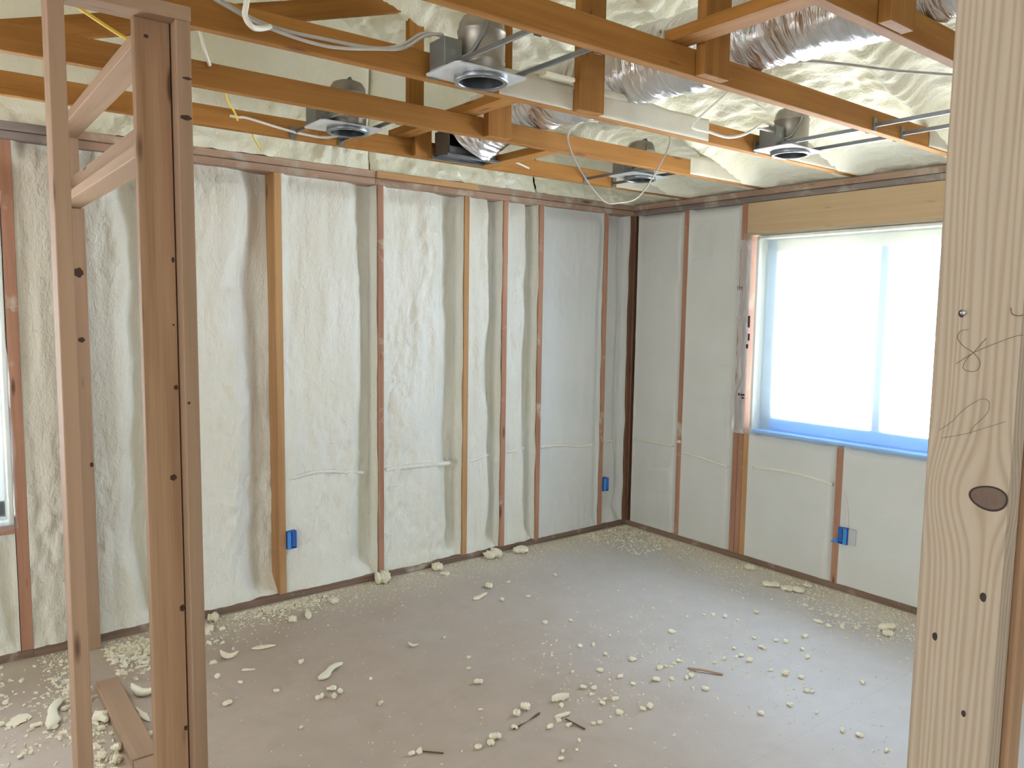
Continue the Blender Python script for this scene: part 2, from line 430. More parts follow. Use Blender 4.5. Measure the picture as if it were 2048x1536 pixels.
# ---------------------------------------------------------------- measured layout data (metres)
SCRAPS = [
    ('long peanut-shaped foam scrap lying alone on the bare floor', -2.91, -0.964, 0.173, 0.055, 0.022, 0.48, 'peanut'),
    ('curved foam sliver with upturned ends near the partition corner stud', -3.235, -0.548, 0.088, 0.035, 0.025, -0.75, 'curl'),
    ('long flat foam splinter nearest the left wall on open floor', -3.059, -0.532, 0.112, 0.03, 0.01, -0.27, 'flat'),
    ('narrow foam splinter just right of the curved foam sliver', -3.199, -0.725, 0.061, 0.016, 0.008, -0.47, 'flat'),
    ('chunky foam bit close beside the partition corner stud, middle distance', -3.373, -0.976, 0.042, 0.03, 0.016, 0.27, 'chunk'),
    ('squarish foam chip just below the peanut-shaped scrap', -2.971, -1.111, 0.043, 0.035, 0.012, -0.21, 'flat'),
    ('small notched foam curl alone in the mid floor', -2.467, -0.944, 0.058, 0.022, 0.012, -1.03, 'curl'),
    ('rounded oblong foam nugget in the brown part of the floor', -2.424, -1.441, 0.042, 0.028, 0.02, -0.52, 'chunk'),
    ('tapered flat foam strip below a round foam lump, mid floor', -1.814, -0.601, 0.133, 0.04, 0.01, 0.35, 'flat'),
    ('round foam lump touching the tapered foam strip, mid floor', -1.688, -0.508, 0.045, 0.05, 0.03, -0.81, 'chunk'),
    ("flat-topped foam block leaning at the left wall's base, second from corner", -1.766, -0.059, 0.068, 0.08, 0.045, -0.76, 'chunk'),
    ('thin foam slab in front of the foam block by the left wall', -1.776, -0.161, 0.063, 0.05, 0.015, -0.92, 'flat'),
    ('wide pale foam slab at the foot of the left wall near the corner', -1.113, -0.089, 0.106, 0.1, 0.04, -0.41, 'flat'),
    ('rough foam clump piled against the base of a left wall stud', -2.158, 0.018, 0.094, 0.1, 0.07, -0.13, 'clump'),
    ('rough foam clump between two close studs of the left wall', -1.33, 0.018, 0.119, 0.1, 0.05, 0.07, 'clump'),
    ("round foam disc at the foot of the window's trimmer studs", -0.111, -1.223, 0.057, 0.075, 0.03, -0.79, 'chunk'),
    ("long flat foam slab at the right wall's base, left of its pile", -0.266, -1.482, 0.105, 0.09, 0.022, -0.87, 'flat'),
    ("middle flat foam slab in the row at the right wall's base", -0.25, -1.578, 0.074, 0.08, 0.022, -0.97, 'flat'),
    ("right-hand flat foam slab in the row at the right wall's base", -0.218, -1.636, 0.065, 0.08, 0.025, -0.88, 'chunk'),
    ("small foam slab tucked behind the row at the right wall's base", -0.094, -1.621, 0.057, 0.05, 0.015, -0.92, 'flat'),
    ('large foam wedge on the floor beside the near right post, upper one', -0.338, -2.228, 0.108, 0.05, 0.03, -0.32, 'chunk'),
    ('small foam wedge just under the upper wedge by the right post', -0.413, -2.271, 0.053, 0.04, 0.028, -0.86, 'chunk'),
    ('elongated foam flake left of the two wedges near the right wall', -0.549, -1.962, 0.057, 0.03, 0.012, -1.6, 'flat'),
    ('short foam flake right beside the elongated flake near right wall', -0.558, -2.025, 0.037, 0.025, 0.01, -0.99, 'flat'),
    ('egg-shaped foam nugget at the top end of the dark twig', -2.396, -1.74, 0.044, 0.035, 0.028, -1.11, 'chunk'),
    ('egg-shaped foam nugget left of another near the dark twig', -2.455, -1.758, 0.031, 0.032, 0.025, -0.88, 'chunk'),
    ('white foam stick lying across a small foam heap', -2.23, -1.771, 0.077, 0.02, 0.03, -0.3, 'stick'),
    ('white foam stick pointing at the dark wood splinter', -2.311, -1.876, 0.072, 0.018, 0.014, -0.12, 'stick'),
    ('lower oblong foam nugget near the bottom edge of the floor', -2.628, -1.843, 0.049, 0.03, 0.022, -0.49, 'chunk'),
    ('small foam nugget just under the lower oblong nugget', -2.667, -1.867, 0.029, 0.028, 0.02, -0.75, 'chunk'),
    ('foam chip at lower left of the oblong nugget, front floor', -2.719, -1.859, 0.028, 0.024, 0.015, -0.52, 'chunk'),
    ('oval foam chip alone at the edge of the pale dusty floor', -1.699, -1.688, 0.038, 0.032, 0.012, -0.77, 'flat'),
    ('flat oval foam chip further back on the pale dusty floor', -1.296, -1.586, 0.043, 0.035, 0.012, -0.92, 'flat'),
    ('upright pale foam offcut leaning beside the left partition stud', -3.902, -0.476, 0.238, 0.06, 0.03, -1.55, 'peanut'),
    ('long curved foam rind resting by the floor plate', -3.638, -0.689, 0.127, 0.045, 0.03, -0.83, 'curl'),
    ('broad flat foam sheet scrap at the far left of the floor', -4.079, -0.62, 0.096, 0.075, 0.008, 0.73, 'flat'),
    ('ragged foam flake right of the broad sheet scrap', -4.025, -0.702, 0.044, 0.04, 0.01, -0.01, 'flat'),
    ('star-shaped foam chunk wedged beside the floor plate', -3.814, -0.803, 0.095, 0.055, 0.03, -1.32, 'clump'),
    ("foam nugget nearest the floor plate's near joint", -3.809, -1.076, 0.027, 0.035, 0.028, -0.26, 'chunk'),
    ("foam nugget left of the floor plate's near joint", -3.862, -1.095, 0.029, 0.03, 0.025, -1.09, 'chunk'),
    ("lowest foam nugget beside the floor plate's near end", -3.824, -1.155, 0.021, 0.035, 0.028, -0.34, 'chunk'),
    ("white foam strand bundle along the floor plate's right side", -3.675, -0.867, 0.15, 0.02, 0.012, -1.44, 'clump'),
    ('tall foam chip at the outer edge of the shavings by the double stud', -2.725, -0.28, 0.129, 0.03, 0.02, -1.89, 'flat'),
    ('rounded foam lump right of the shavings by the double stud', -2.824, -0.313, 0.041, 0.045, 0.03, -0.78, 'chunk'),
    ("small square foam chip alone near the left wall's base", -2.533, -0.199, 0.042, 0.05, 0.03, -0.62, 'chunk'),
    ('foam lump pair against the partition corner stud, upper', -3.155, -0.058, 0.057, 0.06, 0.04, -0.27, 'clump'),
    ('foam lump just below the upper pair at the corner stud', -3.213, -0.182, 0.035, 0.05, 0.03, -0.8, 'chunk'),
]
CRUMBS = [(-1.745, -0.721), (-1.594, -0.766), (-1.757, -1.112), (-1.627, -1.17), (-1.594, -1.43), (-1.8, -1.43), (-1.74, -1.462), (-1.763, -1.571), 
    (-2.318, -1.213), (-2.384, -1.308), (-1.903, -1.677), (-2.016, -1.613), (-1.932, -1.769), (-1.873, -1.776), (-2.039, -1.782), (-2.078, -1.753), 
    (-2.093, -1.816), (-2.074, -1.882), (-2.038, -1.908), (-2.106, -1.9), (-2.105, -1.999), (-2.25, -1.995), (-2.222, -2.004), (-2.378, -2.051), 
    (-2.335, -1.944), (-2.406, -1.91), (-2.523, -1.831), (-2.552, -1.638), (-1.964, -2.039), (-2.003, -2.034), (-1.568, -1.833), (-1.762, -1.893), 
    (-1.698, -1.93), (-1.637, -1.963), (-1.607, -1.963), (-1.625, -1.83), (-1.531, -1.828), (-1.23, -0.583), (-1.542, -0.512), (-2.516, -2.101), 
    (-2.478, -2.068), (-2.348, -1.895), (-2.261, -1.815), (-1.877, -1.859), (-1.662, -1.826), (-0.977, -1.538), (-0.935, -1.569), (-0.903, -1.622), 
    (-0.713, -1.688), (-0.595, -1.515), (-0.886, -1.693), (-1.015, -1.886), (-1.199, -1.897), (-1.078, -1.968), (-1.079, -1.992), (-0.949, -1.968), 
    (-1.269, -1.965), (-1.24, -1.971), (-1.251, -2.025), (-0.933, -2.106), (-0.781, -2.029), (-0.995, -2.172), (-0.922, -2.005), (-1.259, -2.146), 
    (-1.235, -2.206), (-1.207, -2.269), (-1.305, -2.353), (-1.291, -2.375), (-1.473, -2.38), (-1.438, -2.482), (-1.631, -2.347), (-1.652, -2.079), 
    (-1.026, -2.463), (-1.462, -2.68), (-1.482, -2.796), (-1.484, -2.621), (-1.336, -1.94), (-1.408, -1.941), (-0.519, -2.082), (-0.465, -2.131), 
    (-0.551, -2.021), (-0.402, -1.983), (-3.333, -0.713), (-3.27, -0.825), (-2.976, -0.794), (-3.033, -1.152), (-3.047, -1.154), (-2.954, -1.161), 
    (-2.991, -1.182), (-2.29, -0.953), (-2.86, -1.35), (-3.201, -1.333), (-2.911, -1.751), (-2.943, -1.747), (-2.792, -1.131), (-3.171, -0.992), 
    (-3.205, -0.37), (-4.093, -0.058), (-4.103, -0.434), (-4.046, -0.496), (-3.971, -0.761), (-3.968, -0.869), (-4.064, -0.906), (-4.1, -0.918), 
    (-3.917, -0.628), (-3.748, -0.833), (-3.744, -0.692), (-3.686, -1.034), (-4.136, -0.621), (-3.666, -0.429), ]
STROKES = [
    [(-3.7375, 1.6359), (-3.7288, 1.6333), (-3.7266, 1.6248), (-3.7344, 1.6156), (-3.7436, 1.6101), (-3.7519, 1.5999), (-3.7503, 1.5904), (-3.7428, 1.5879), (-3.7349, 1.5912), (-3.7375, 1.6014), (-3.7457, 1.6114), (-3.7566, 1.6264)],
    [(-3.7267, 1.5955), (-3.7437, 1.6089), (-3.7644, 1.6200), (-3.7845, 1.6293), (-3.7936, 1.6314)],
    [(-3.7793, 1.6610), (-3.7808, 1.6542), (-3.7870, 1.6520), (-3.7921, 1.6532)],
    [(-3.7134, 1.5163), (-3.7265, 1.5279), (-3.7390, 1.5439), (-3.7558, 1.5572), (-3.7641, 1.5549), (-3.7632, 1.5419), (-3.7492, 1.5235), (-3.7475, 1.5160)],
    [(-3.7163, 1.5068), (-3.7409, 1.5151), (-3.7664, 1.5269), (-3.7826, 1.5348)],
]
# ================================================================ SETTING
H_PLATE0, H_PLATE1, H_CEIL = 2.369, 2.407, 2.445      # top plates and the plane of the truss bottoms
YB = [-0.52, -1.135, -1.75, -2.36, -2.985]            # near face of each truss, far to near
def roof_z(x): return 2.462 + 0.34 * np.minimum(-x, 8.4 + x)

fl = board('floor', -8.2, 0.16, -8.2, 0.16, -0.12, 0.0, M['floor'], bev=0)
tag(fl, 'brown and grey dusty concrete floor strewn with foam bits', 'floor', kind='structure')

# ---- foam panel in one stud bay. axis 'A' lies on y=0 (u = x), axis 'B' on x=0 (u = -y)
def foam_panel(parent, axis, u0, u1, z0, z1, seed, mat, mid=0.02, valley=0.095, wl=0.05, wr=0.19,
               lump=0.011, streak=0.008, coat=True, du=0.011, dz=0.014, top_r=0.10, bot_r=0.12):
    nu = max(8, int((u1 - u0) / du)); nz = max(8, int((z1 - z0) / dz))
    u = np.linspace(u0, u1, nu); z = np.linspace(z0, z1, nz)
    U, Z = np.meshgrid(u, z, indexing='ij')
    wob = 1 + 0.35 * fbm(U * 0 + seed, Z * 2.3, seed, 2)
    eL = 1 - sstep(0, wl * 1.0, U - u0); eR = 1 - sstep(0.22, 1.0, (u1 - U) / (wr * wob))
    d = mid + valley * eR - (mid - 0.003) * 0.8 * eL
    d = d + 0.03 * (1 - sstep(0, top_r, z1 - Z)) * (1 - np.maximum(eL, eR))
    d = d - (d - 0.004) * 0.8 * (1 - sstep(0, bot_r, Z - z0 + 0.02 * fbm(U * 9, Z * 0, seed, 2)))
    d = d - streak * fbm(U * 15, Z * 1.9, seed + 5, 3) - lump * fbm(U * 30, Z * 17, seed + 9, 3) * np.clip(0.45 + 0.75 * vnoise(U * 4, Z * 1.5, seed + 2), 0.08, 1.2)
    d = np.maximum(d, 0.001)
    if coat:
        d[-1, :] = 0.006 + 0.006 * fbm(z * 6, z * 0, seed, 2)
        U[-2, :] = u1 - 0.006; U[-1, :] = u1 - 0.003
    if axis == 'A': P = np.stack([U, d, Z], -1); flip = False
    else: P = np.stack([d, -U, Z], -1); flip = False
    return link_mesh('foam_panel', grid_mesh(P, flip), mat, parent)

# ---- left wall: studs on y = 0
wa = board('wall_left', -8.2, 0.16, 0.145, 0.16, 0.0, 2.369, M['osb'], bev=0)
# leave a hole for the left window by building the sheathing in pieces
bpy.data.objects.remove(wa, do_unlink=True)
wa = board('wall_left', -3.957, 0.16, 0.142, 0.16, 0.0, H_CEIL, M['osb'], bev=0)
tag(wa, 'long left stud wall filled with pale sprayed foam', 'wall', kind='structure')
for nm, a, b, c, d in (('sheathing', -8.2, -5.2, 0.0, H_CEIL), ('sheathing', -5.2, -3.957, 0.0, 0.64), ('sheathing', -5.2, -3.957, 2.12, H_CEIL)):
    board(nm, a, b, 0.142, 0.16, c, d, M['osb'], wa, bev=0)
SA = [(-4.005, -3.957, 'stud'), (-3.372, -3.334, 'stud'), (-2.772, -2.731, 'stud_new'), (-2.152, -2.113, 'stud'), (-1.537, -1.499, 'stud_new'),
      (-1.228, -1.188, 'stud'), (-0.918, -0.878, 'stud'), (-0.297, -0.258, 'stud')]
for a, b, m in SA:
    board('stud', a, b, 0.0, 0.14, 0.038, H_PLATE0, M[m], wa)
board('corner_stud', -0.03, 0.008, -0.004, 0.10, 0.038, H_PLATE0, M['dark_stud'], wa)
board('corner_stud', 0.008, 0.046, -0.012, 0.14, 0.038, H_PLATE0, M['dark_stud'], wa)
for a, b in ((-8.0, -3.957), (-3.957, -1.9), (-1.9, 0.05)):
    board('bottom_plate', a, b, -0.002, 0.138, 0.0, 0.038, M['sole'], wa)
for a, b, m in ((-8.0, -3.70, 'plate_grey'), (-3.70, -2.17, 'plate'), (-2.17, -1.45, 'stud_new'), (-1.45, 0.05, 'plate')):
    board('top_plate', a, b, -0.003, 0.138, H_PLATE0, H_PLATE1 - 0.002, M['plate_grey' if m == 'plate_grey' else 'plate'], wa)
    board('top_plate', a, b, -0.014 if m != 'stud_new' else -0.022, 0.138, H_PLATE1, H_CEIL, M[m], wa)
bays = [(-3.957, -3.372), (-3.334, -2.772), (-2.731, -2.152), (-2.113, -1.537), (-1.499, -1.228), (-1.188, -0.918), (-0.878, -0.297), (-0.258, -0.03)]
for i, (a, b) in enumerate(bays):
    kw = {}
    if i == 1: kw = dict(coat=False, valley=0.10, wr=0.22)
    if i in (4, 5): kw = dict(wr=0.12, lump=0.006)
    if i == 6: kw = dict(valley=0.02, wr=0.06, lump=0.0025, streak=0.002, mid=0.012)
    if i == 7: kw = dict(valley=0.04, wr=0.08, lump=0.002, streak=0.002, mid=0.06)
    foam_panel(wa, 'A', a, b, 0.026, H_PLATE0, 3.0 + i * 1.7, M['foam_wall'] if i < 6 else M['foam_smooth'], **kw)
foam_panel(wa, 'A', -5.2, -4.005, 0.038, 0.60, 41.0, M['foam_wall'], wr=0.08, valley=0.04)

# ---- right wall: studs on x = 0
WY0, WY1, WZ0, WZ1 = -1.09, -2.80, 0.875, 2.150     # rough opening of the big window
wb = board('wall_right', 0.142, 0.16, -1.0, 0.16, 0.0, H_CEIL, M['osb'], bev=0)
tag(wb, 'right stud wall with the plastic-covered window', 'wall', kind='structure')
for a, b, c, d in ((-8.2, WY1, 0.0, H_CEIL), (WY1, -1.0, 0.0, WZ0), (WY1, -1.0, WZ1, H_CEIL)):
    board('sheathing', 0.142, 0.16, a, b, c, d, M['osb'], wb, bev=0)
board('stud', 0.0, 0.14, -0.527, -0.488, 0.038, H_PLATE0, M['stud'], wb)
board('stud', 0.0, 0.14, -1.008, -0.968, 0.038, H_PLATE0, M['stud'], wb)
board('stud', 0.0, 0.14, -1.050, -1.011, 0.038, H_PLATE0 - 0.21, M['stud'], wb)
board('stud', 0.0, 0.14, -1.090, -1.052, 0.038, WZ0 - 0.004, M['stud_new'], wb)
board('stud', -0.002, 0.14, -1.752, -1.712, 0.038, WZ0 - 0.004, M['stud'], wb)
board('stud', 0.0, 0.14, -2.40, -2.362, 0.038, WZ0 - 0.004, M['stud'], wb)
board('stud', 0.0, 0.14, -2.842, -2.804, 0.038, H_PLATE0, M['stud'], wb)
board('window_sill_plate', 0.045, 0.14, WY1, -1.052, WZ0 - 0.04, WZ0, M['stud'], wb)
board('window_header', -0.004, 0.085, -2.84, -1.012, 2.155, 2.366, M['header'], wb)
for a, b in ((-2.2, 0.0), (-8.0, -2.2)):
    board('bottom_plate', -0.002, 0.138, a, b, 0.0, 0.038, M['sole'], wb)
    board('top_plate', -0.003, 0.138, a, b, H_PLATE0, H_PLATE1 - 0.002, M['plate_grey'], wb)
    board('top_plate', -0.010, 0.138, a, b, H_PLATE1, H_CEIL, M['plate'], wb)
kwB = dict(valley=0.022, wl=0.03, wr=0.05, lump=0.0014, streak=0.0012, mid=0.010, bot_r=0.05, top_r=0.03, du=0.02, dz=0.03, coat=False)
for i, (a, b, c, d) in enumerate(((0.048, 0.488, 0.03, H_PLATE0), (0.527, 0.968, 0.03, H_PLATE0), (1.09, 1.712, 0.03, WZ0 - 0.003),
                                  (1.752, 2.362, 0.03, WZ0 - 0.003), (2.40, 2.804, 0.03, WZ0 - 0.003), (2.842, 4.2, 0.038, H_PLATE0))):
    foam_panel(wb, 'B', a, b, c, d, 60.0 + i * 2.3, M['foam_smooth'], **kwB)

# ---- the big window: vinyl frame set outside, reveal, sash bars, panes
def window(name, label, axis, u0, u1, z0, z1, mull, out0=0.085, blue_sill=True, frame='shaded_vinyl'):
    """u runs along the wall; out = distance outward from the stud faces."""
    def B(nm, a, b, o0, o1, c, d, m, par, bev=0.003):
        a, b = min(a, b), max(a, b)
        if axis == 'B': return board(nm, o0, o1, a, b, c, d, m, par, bev=bev)
        return board(nm, a, b, o0, o1, c, d, m, par, bev=bev)
    s = -1 if u1 < u0 else 1
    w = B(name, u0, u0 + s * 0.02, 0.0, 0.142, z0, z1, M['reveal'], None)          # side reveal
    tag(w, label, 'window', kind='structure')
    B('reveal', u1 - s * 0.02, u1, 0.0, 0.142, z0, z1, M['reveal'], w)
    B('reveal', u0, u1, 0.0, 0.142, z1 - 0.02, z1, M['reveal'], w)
    B('sill_reveal', u0, u1, 0.002, 0.142, z0, z0 + 0.02, M['blue_sill'] if blue_sill else M['vinyl'], w)
    f = 0.085
    fr = B('frame_rail', u0, u1, out0, 0.15, z0 + 0.02, z0 + 0.02 + f, M['blue_sill'] if blue_sill else M[frame], w, 0.006)
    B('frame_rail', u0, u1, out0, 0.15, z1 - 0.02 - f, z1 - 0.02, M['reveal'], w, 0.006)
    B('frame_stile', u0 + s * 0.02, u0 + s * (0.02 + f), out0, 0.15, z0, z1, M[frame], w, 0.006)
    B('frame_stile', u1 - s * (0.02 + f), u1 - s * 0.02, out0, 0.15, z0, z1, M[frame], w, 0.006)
    edges = [u0 + s * (0.02 + f)]
    for mu in mull:
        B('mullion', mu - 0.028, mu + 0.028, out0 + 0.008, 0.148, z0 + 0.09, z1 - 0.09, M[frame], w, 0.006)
        edges += [mu - s * 0.028, mu + s * 0.028]
    edges.append(u1 - s * (0.02 + f))
    for k in range(0, len(edges), 2):
        B('pane', edges[k], edges[k + 1], 0.122, 0.126, z0 + 0.095, z1 - 0.095, M['glass'], w, 0)
    return w
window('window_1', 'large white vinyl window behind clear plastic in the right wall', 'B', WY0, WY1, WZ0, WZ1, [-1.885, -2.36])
window('window_2', 'narrow strip of plastic-covered window at the far left wall', 'A', -4.01, -5.2, 0.64, 2.12, [-4.6], blue_sill=False, frame='vinyl')
board('stud', -5.24, -5.202, 0.0, 0.14, 0.038, H_PLATE0, M['stud'], wa)
board('window_header', -5.2, -4.006, 0.0, 0.1, 2.125, H_PLATE0, M['header'], wa)
board('window_sill_plate', -5.2, -4.006, 0.0, 0.14, 0.60, 0.639, M['stud'], wa)

# ---- plastic sheets taped over the windows
def plastic(name, label, axis, u0, u1, z0, z1, seed, sag=0.02):
    n, m = 90, 80
    a = np.linspace(0, 1, n); b = np.linspace(0, 1, m); A_, B_ = np.meshgrid(a, b, indexing='ij')
    U = u0 + (u1 - u0) * A_ ; Z = z0 + (z1 - z0) * B_
    edge = np.minimum(np.minimum(A_, 1 - A_), np.minimum(B_, 1 - B_))
    U = U + (1 - sstep(0, .12, A_)) * 0.012 * fbm(Z * 5, Z * 0, seed, 2)
    Z = Z + (1 - sstep(0, .15, B_)) * 0.007 * fbm(U * 8, U * 0, seed + 1, 2)
    off = -0.012 + 0.012 * sstep(0.0, 0.2, edge) * (0.4 + 0.6 * np.abs(fbm(U * 2.5, Z * 1.5, seed, 2))) - 0.006 * np.abs(fbm(U * 22, Z * 3, seed + 3, 2)) * (1 - sstep(0, .08, edge))
    if axis == 'B': P = np.stack([off, U, Z], -1)
    else: P = np.stack([U, off, Z], -1)
    o = link_mesh(name, grid_mesh(P), M['sheet'])
    return tag(o, label, 'plastic sheet')
ps = plastic('plastic_sheet', 'clear plastic sheet stapled over the bright window in the right wall', 'B', -0.995, -2.86, 0.862, 2.172, 5.0)
plastic('plastic_sheet', 'clear plastic sheet at the far left edge over a narrow window', 'A', -4.008, -5.22, 0.62, 2.14, 9.0)

# folded, stapled edge of the big sheet down the trimmer stud
a = np.linspace(0, 1, 14); b = np.linspace(0, 1, 120); A_, B_ = np.meshgrid(a, b, indexing='ij')
Zf = 0.86 + 1.27 * B_
Uf = -0.985 - 0.085 * A_ - 0.014 * fbm(Zf * 4.0, A_ * 0, 3.3, 3) * (1 - 0.4 * A_)
Of = -0.020 - 0.012 * np.abs(fbm(A_ * 5, Zf * 9, 4.4, 3))
link_mesh('folded_edge', grid_mesh(np.stack([Of, Uf, Zf], -1)), M['sheet_fold'], ps)

def text_mesh(s, size):
    c = bpy.data.curves.new('t', 'FONT'); c.body = s; c.size = size; c.extrude = 0.0004; c.align_x = 'CENTER'; c.align_y = 'CENTER'
    o = bpy.data.objects.new('t', c); COL.objects.link(o)
    me = bpy.data.meshes.new_from_object(o.evaluated_get(bpy.context.evaluated_depsgraph_get()))
    bpy.data.objects.remove(o, do_unlink=True); bpy.data.curves.remove(c)
    return me
RB = Matrix(((0, 0, -1, 0), (-1, 0, 0, 0), (0, 1, 0, 0), (0, 0, 0, 1)))       # text facing -x on the right wall
link_mesh('print_mark', text_mesh('TM', 0.034), M['ink'], ps, Matrix.Translation((-0.046, -1.005, 1.815)) @ RB)
for y, z, w, h in ((-1.088, 1.60, 0.016, 0.075), (-1.092, 1.50, 0.014, 0.045), (-1.082, 1.44, 0.016, 0.028), (-1.035, 1.122, 0.012, 0.018), (-1.063, 1.120, 0.030, 0.012), (-1.066, 1.100, 0.022, 0.010)):
    board('print_mark', -0.047, -0.046, y - w / 2, y + w / 2, z - h / 2, z + h / 2, M['ink'], ps, bev=0)

# ---- gable foam above the left wall and the sprayed roof
def gable(u0, u1, seed):
    nu = max(6, int((u1 - u0) / 0.018)); nv = 60
    u = np.linspace(u0, u1, nu); t = np.linspace(0, 1, nv); U, T = np.meshgrid(u, t, indexing='ij')
    Z = H_CEIL + T * (roof_z(U) + 0.12 - H_CEIL)
    d = 0.020 - 0.016 * fbm(U * 5, Z * 3, seed, 3) - 0.014 * np.abs(fbm(U * 20, Z * 16, seed + 4, 3)) * (0.5 + 0.9 * (1 - sstep(0.1, 0.5, Z - H_CEIL)))
    d = d - 0.022 * (1 - sstep(0, 0.12, Z - H_CEIL)) + 0.035 * (1 - sstep(0.0, 0.03, np.minimum(U - u0, u1 - U)))
    return np.stack([U, d, Z], -1)
wg = None
for i, (a, b) in enumerate(((-8.2, -4.62), (-4.62, -3.4), (-3.4, -2.186), (-2.186, -0.95), (-0.95, 0.12))):
    o = link_mesh('wall_gable' if wg is None else 'foam_panel', grid_mesh(gable(a, b, 80 + 3.3 * i)), M['foam_roof'], wg)
    if wg is None:
        wg = o; tag(o, 'sprayed foam gable above the left wall', 'wall', kind='structure')

board('gable_sheathing', -8.2, 0.16, 0.142, 0.16, H_CEIL, 4.0, M['osb'], wg, bev=0)
nx, ny = 300, 210
gx = np.concatenate([np.linspace(-8.2, -4.3, 60), np.linspace(-4.28, 0.14, nx)]); gy = np.concatenate([np.linspace(-8.2, -3.7, 50), np.linspace(-3.68, 0.14, ny)])
X, Y = np.meshgrid(gx, gy, indexing='ij')
Z = roof_z(X)
hump = np.zeros_like(Z)
for yb in YB + [-3.6]:
    hump = np.maximum(hump, np.exp(-((Y - yb - 0.019) / 0.07) ** 2))
near = sstep(-0.95, -0.25, X)
Z = Z - hump * (0.085 + 0.02 * near) - (1 - 0.75 * near) * (0.018 * fbm(X * 2.2, Y * 1.6, 5, 2) + 0.022 * np.abs(fbm(X * 10, Y * 4, 8, 3)) + 0.010 * fbm(X * 26, Y * 8, 9, 2)) - 0.006 * fbm(X * 40, Y * 28, 12, 2)
Z = np.maximum(Z, 2.449)
ce = link_mesh('ceiling', grid_mesh(np.stack([X, Y, Z], -1), True), M['foam_roof'])
tag(ce, 'lumpy cream sprayed foam under the sloping roof', 'ceiling', kind='structure')
# roof deck above the foam keeps the daylight out
deck = mesh_from([(-8.4, -8.4, 2.62), (-4.2, -8.4, 4.05), (-4.2, 0.3, 4.05), (-8.4, 0.3, 2.62), (0.3, -8.4, 2.52), (0.3, 0.3, 2.52)], [(0, 3, 2, 1), (1, 2, 5, 4)])
link_mesh('roof_deck', deck, M['osb'], ce)

# ---- unseen walls behind the camera, each with a wide window opening
wk = board('wall_back', -8.2, -5.7, -8.2, -8.06, 0.0, 2.62, M['foam_smooth'], bev=0); tag(wk, 'back wall behind the camera', 'wall', kind='structure')
board('wall_section', -1.5, 0.16, -8.2, -8.06, 0.0, 2.62, M['foam_smooth'], wk, bev=0)
board('wall_section', -5.7, -1.5, -8.2, -8.06, 0.0, 0.4, M['foam_smooth'], wk, bev=0)
board('wall_section', -5.7, -1.5, -8.2, -8.06, 2.3, 3.6, M['foam_smooth'], wk, bev=0)
ws = board('wall_side', -8.2, -8.06, -8.2, -5.2, 0.0, 2.62, M['foam_smooth'], bev=0); tag(ws, 'side wall beyond the left edge', 'wall', kind='structure')
board('wall_section', -8.2, -8.06, -2.0, 0.0, 0.0, 2.62, M['foam_smooth'], ws, bev=0)
board('wall_section', -8.2, -8.06, -5.2, -2.0, 0.0, 0.5, M['foam_smooth'], ws, bev=0)
board('wall_section', -8.2, -8.06, -5.2, -2.0, 2.2, 2.62, M['foam_smooth'], ws, bev=0)
# ================================================================ ROOF TRUSSES
def coat_patch(parent, x0, x1, y, z0, z1, seed, thick=0.007, top=True):
    """Foam overspray stuck to the near face of a chord."""
    n = max(8, int((x1 - x0) / 0.02)); m = 10
    x = np.linspace(x0, x1, n); X_, T = np.meshgrid(x, np.linspace(0, 1, m), indexing='ij')
    Z_ = z0 + T * (z1 - z0) + (T > 0.95) * 0.012 * fbm(X_ * 8, X_ * 0, seed, 2)
    prof = np.sin(np.clip(T, 0, 1) * math.pi) ** 0.12
    endf = sstep(0, 0.06, np.minimum(X_ - x0, x1 - X_) + 0.02 * fbm(T * 4, X_ * 0, seed, 2))
    d = thick * (0.25 + 0.75 * prof * endf) * (1 + 0.25 * fbm(X_ * 12, Z_ * 12, seed, 2))
    P = np.stack([X_, y - d, Z_], -1)
    # close it back onto the board
    back = P[:, -1:, :].copy(); back[:, :, 1] = y + 0.012
    front = P[:, :1, :].copy(); front[:, :, 1] = y + 0.001
    return link_mesh('foam_coat', grid_mesh(np.concatenate([front, P, back], 1)), M['foam_coat'], parent)

TR_LABELS = ['farthest orange roof truss, just in front of the left wall', 'fourth orange roof truss back, crossing above the left wall',
             'middle roof truss carrying the large near can light', 'long roof truss second from the camera, ending at the window wall',
             'nearest roof truss, only its end showing top right']
trusses = []
for j, yb in enumerate(YB):
    t = empty('roof_truss', (-2.5, yb, H_CEIL)); trusses.append(t)
    tag(t, TR_LABELS[j], 'roof truss', 'roof trusses')
    x0 = -8.0
    board('bottom_chord', x0, 0.10, yb, yb + 0.038, H_CEIL, H_CEIL + 0.089, M['truss'], t)
    # upright web nailed to the near face of the chord, and its twin further left
    topz = float(roof_z(np.array(-2.13))) + 0.02
    if j == 0:
        board('web', -2.245, -2.155, yb, yb + 0.038, H_CEIL + 0.089, topz, M['truss'], t)
        board('web_scab', -2.23, -2.13, yb - 0.039, yb - 0.001, H_CEIL + 0.002, H_CEIL + 0.16, M['truss'], t)
    elif j == 4:
        board('web', -2.21, -2.075, yb - 0.039, yb - 0.001, H_CEIL + 0.002, topz, M['truss'], t)
    else:
        board('web', -2.21, -2.075, yb - 0.039, yb - 0.001, H_CEIL + 0.002, topz, M['truss'], t)
    board('web', -4.25, -4.16, yb, yb + 0.038, H_CEIL + 0.089, 3.9, M['truss'], t)
    zl = lambda x: 2.707 + 0.306 * (x + 3.764) + 0.0465
    board_between('web', (-4.28, yb + 0.019, zl(-4.28)), (-2.25 if j == 0 else -2.215, yb + 0.019, zl(-2.25)), 0.089, 0.036, (0, 1, 0), M['truss'], t)
coat_patch(trusses[0], -0.72, 0.0, YB[0], H_CEIL + 0.004, H_CEIL + 0.10, 1)
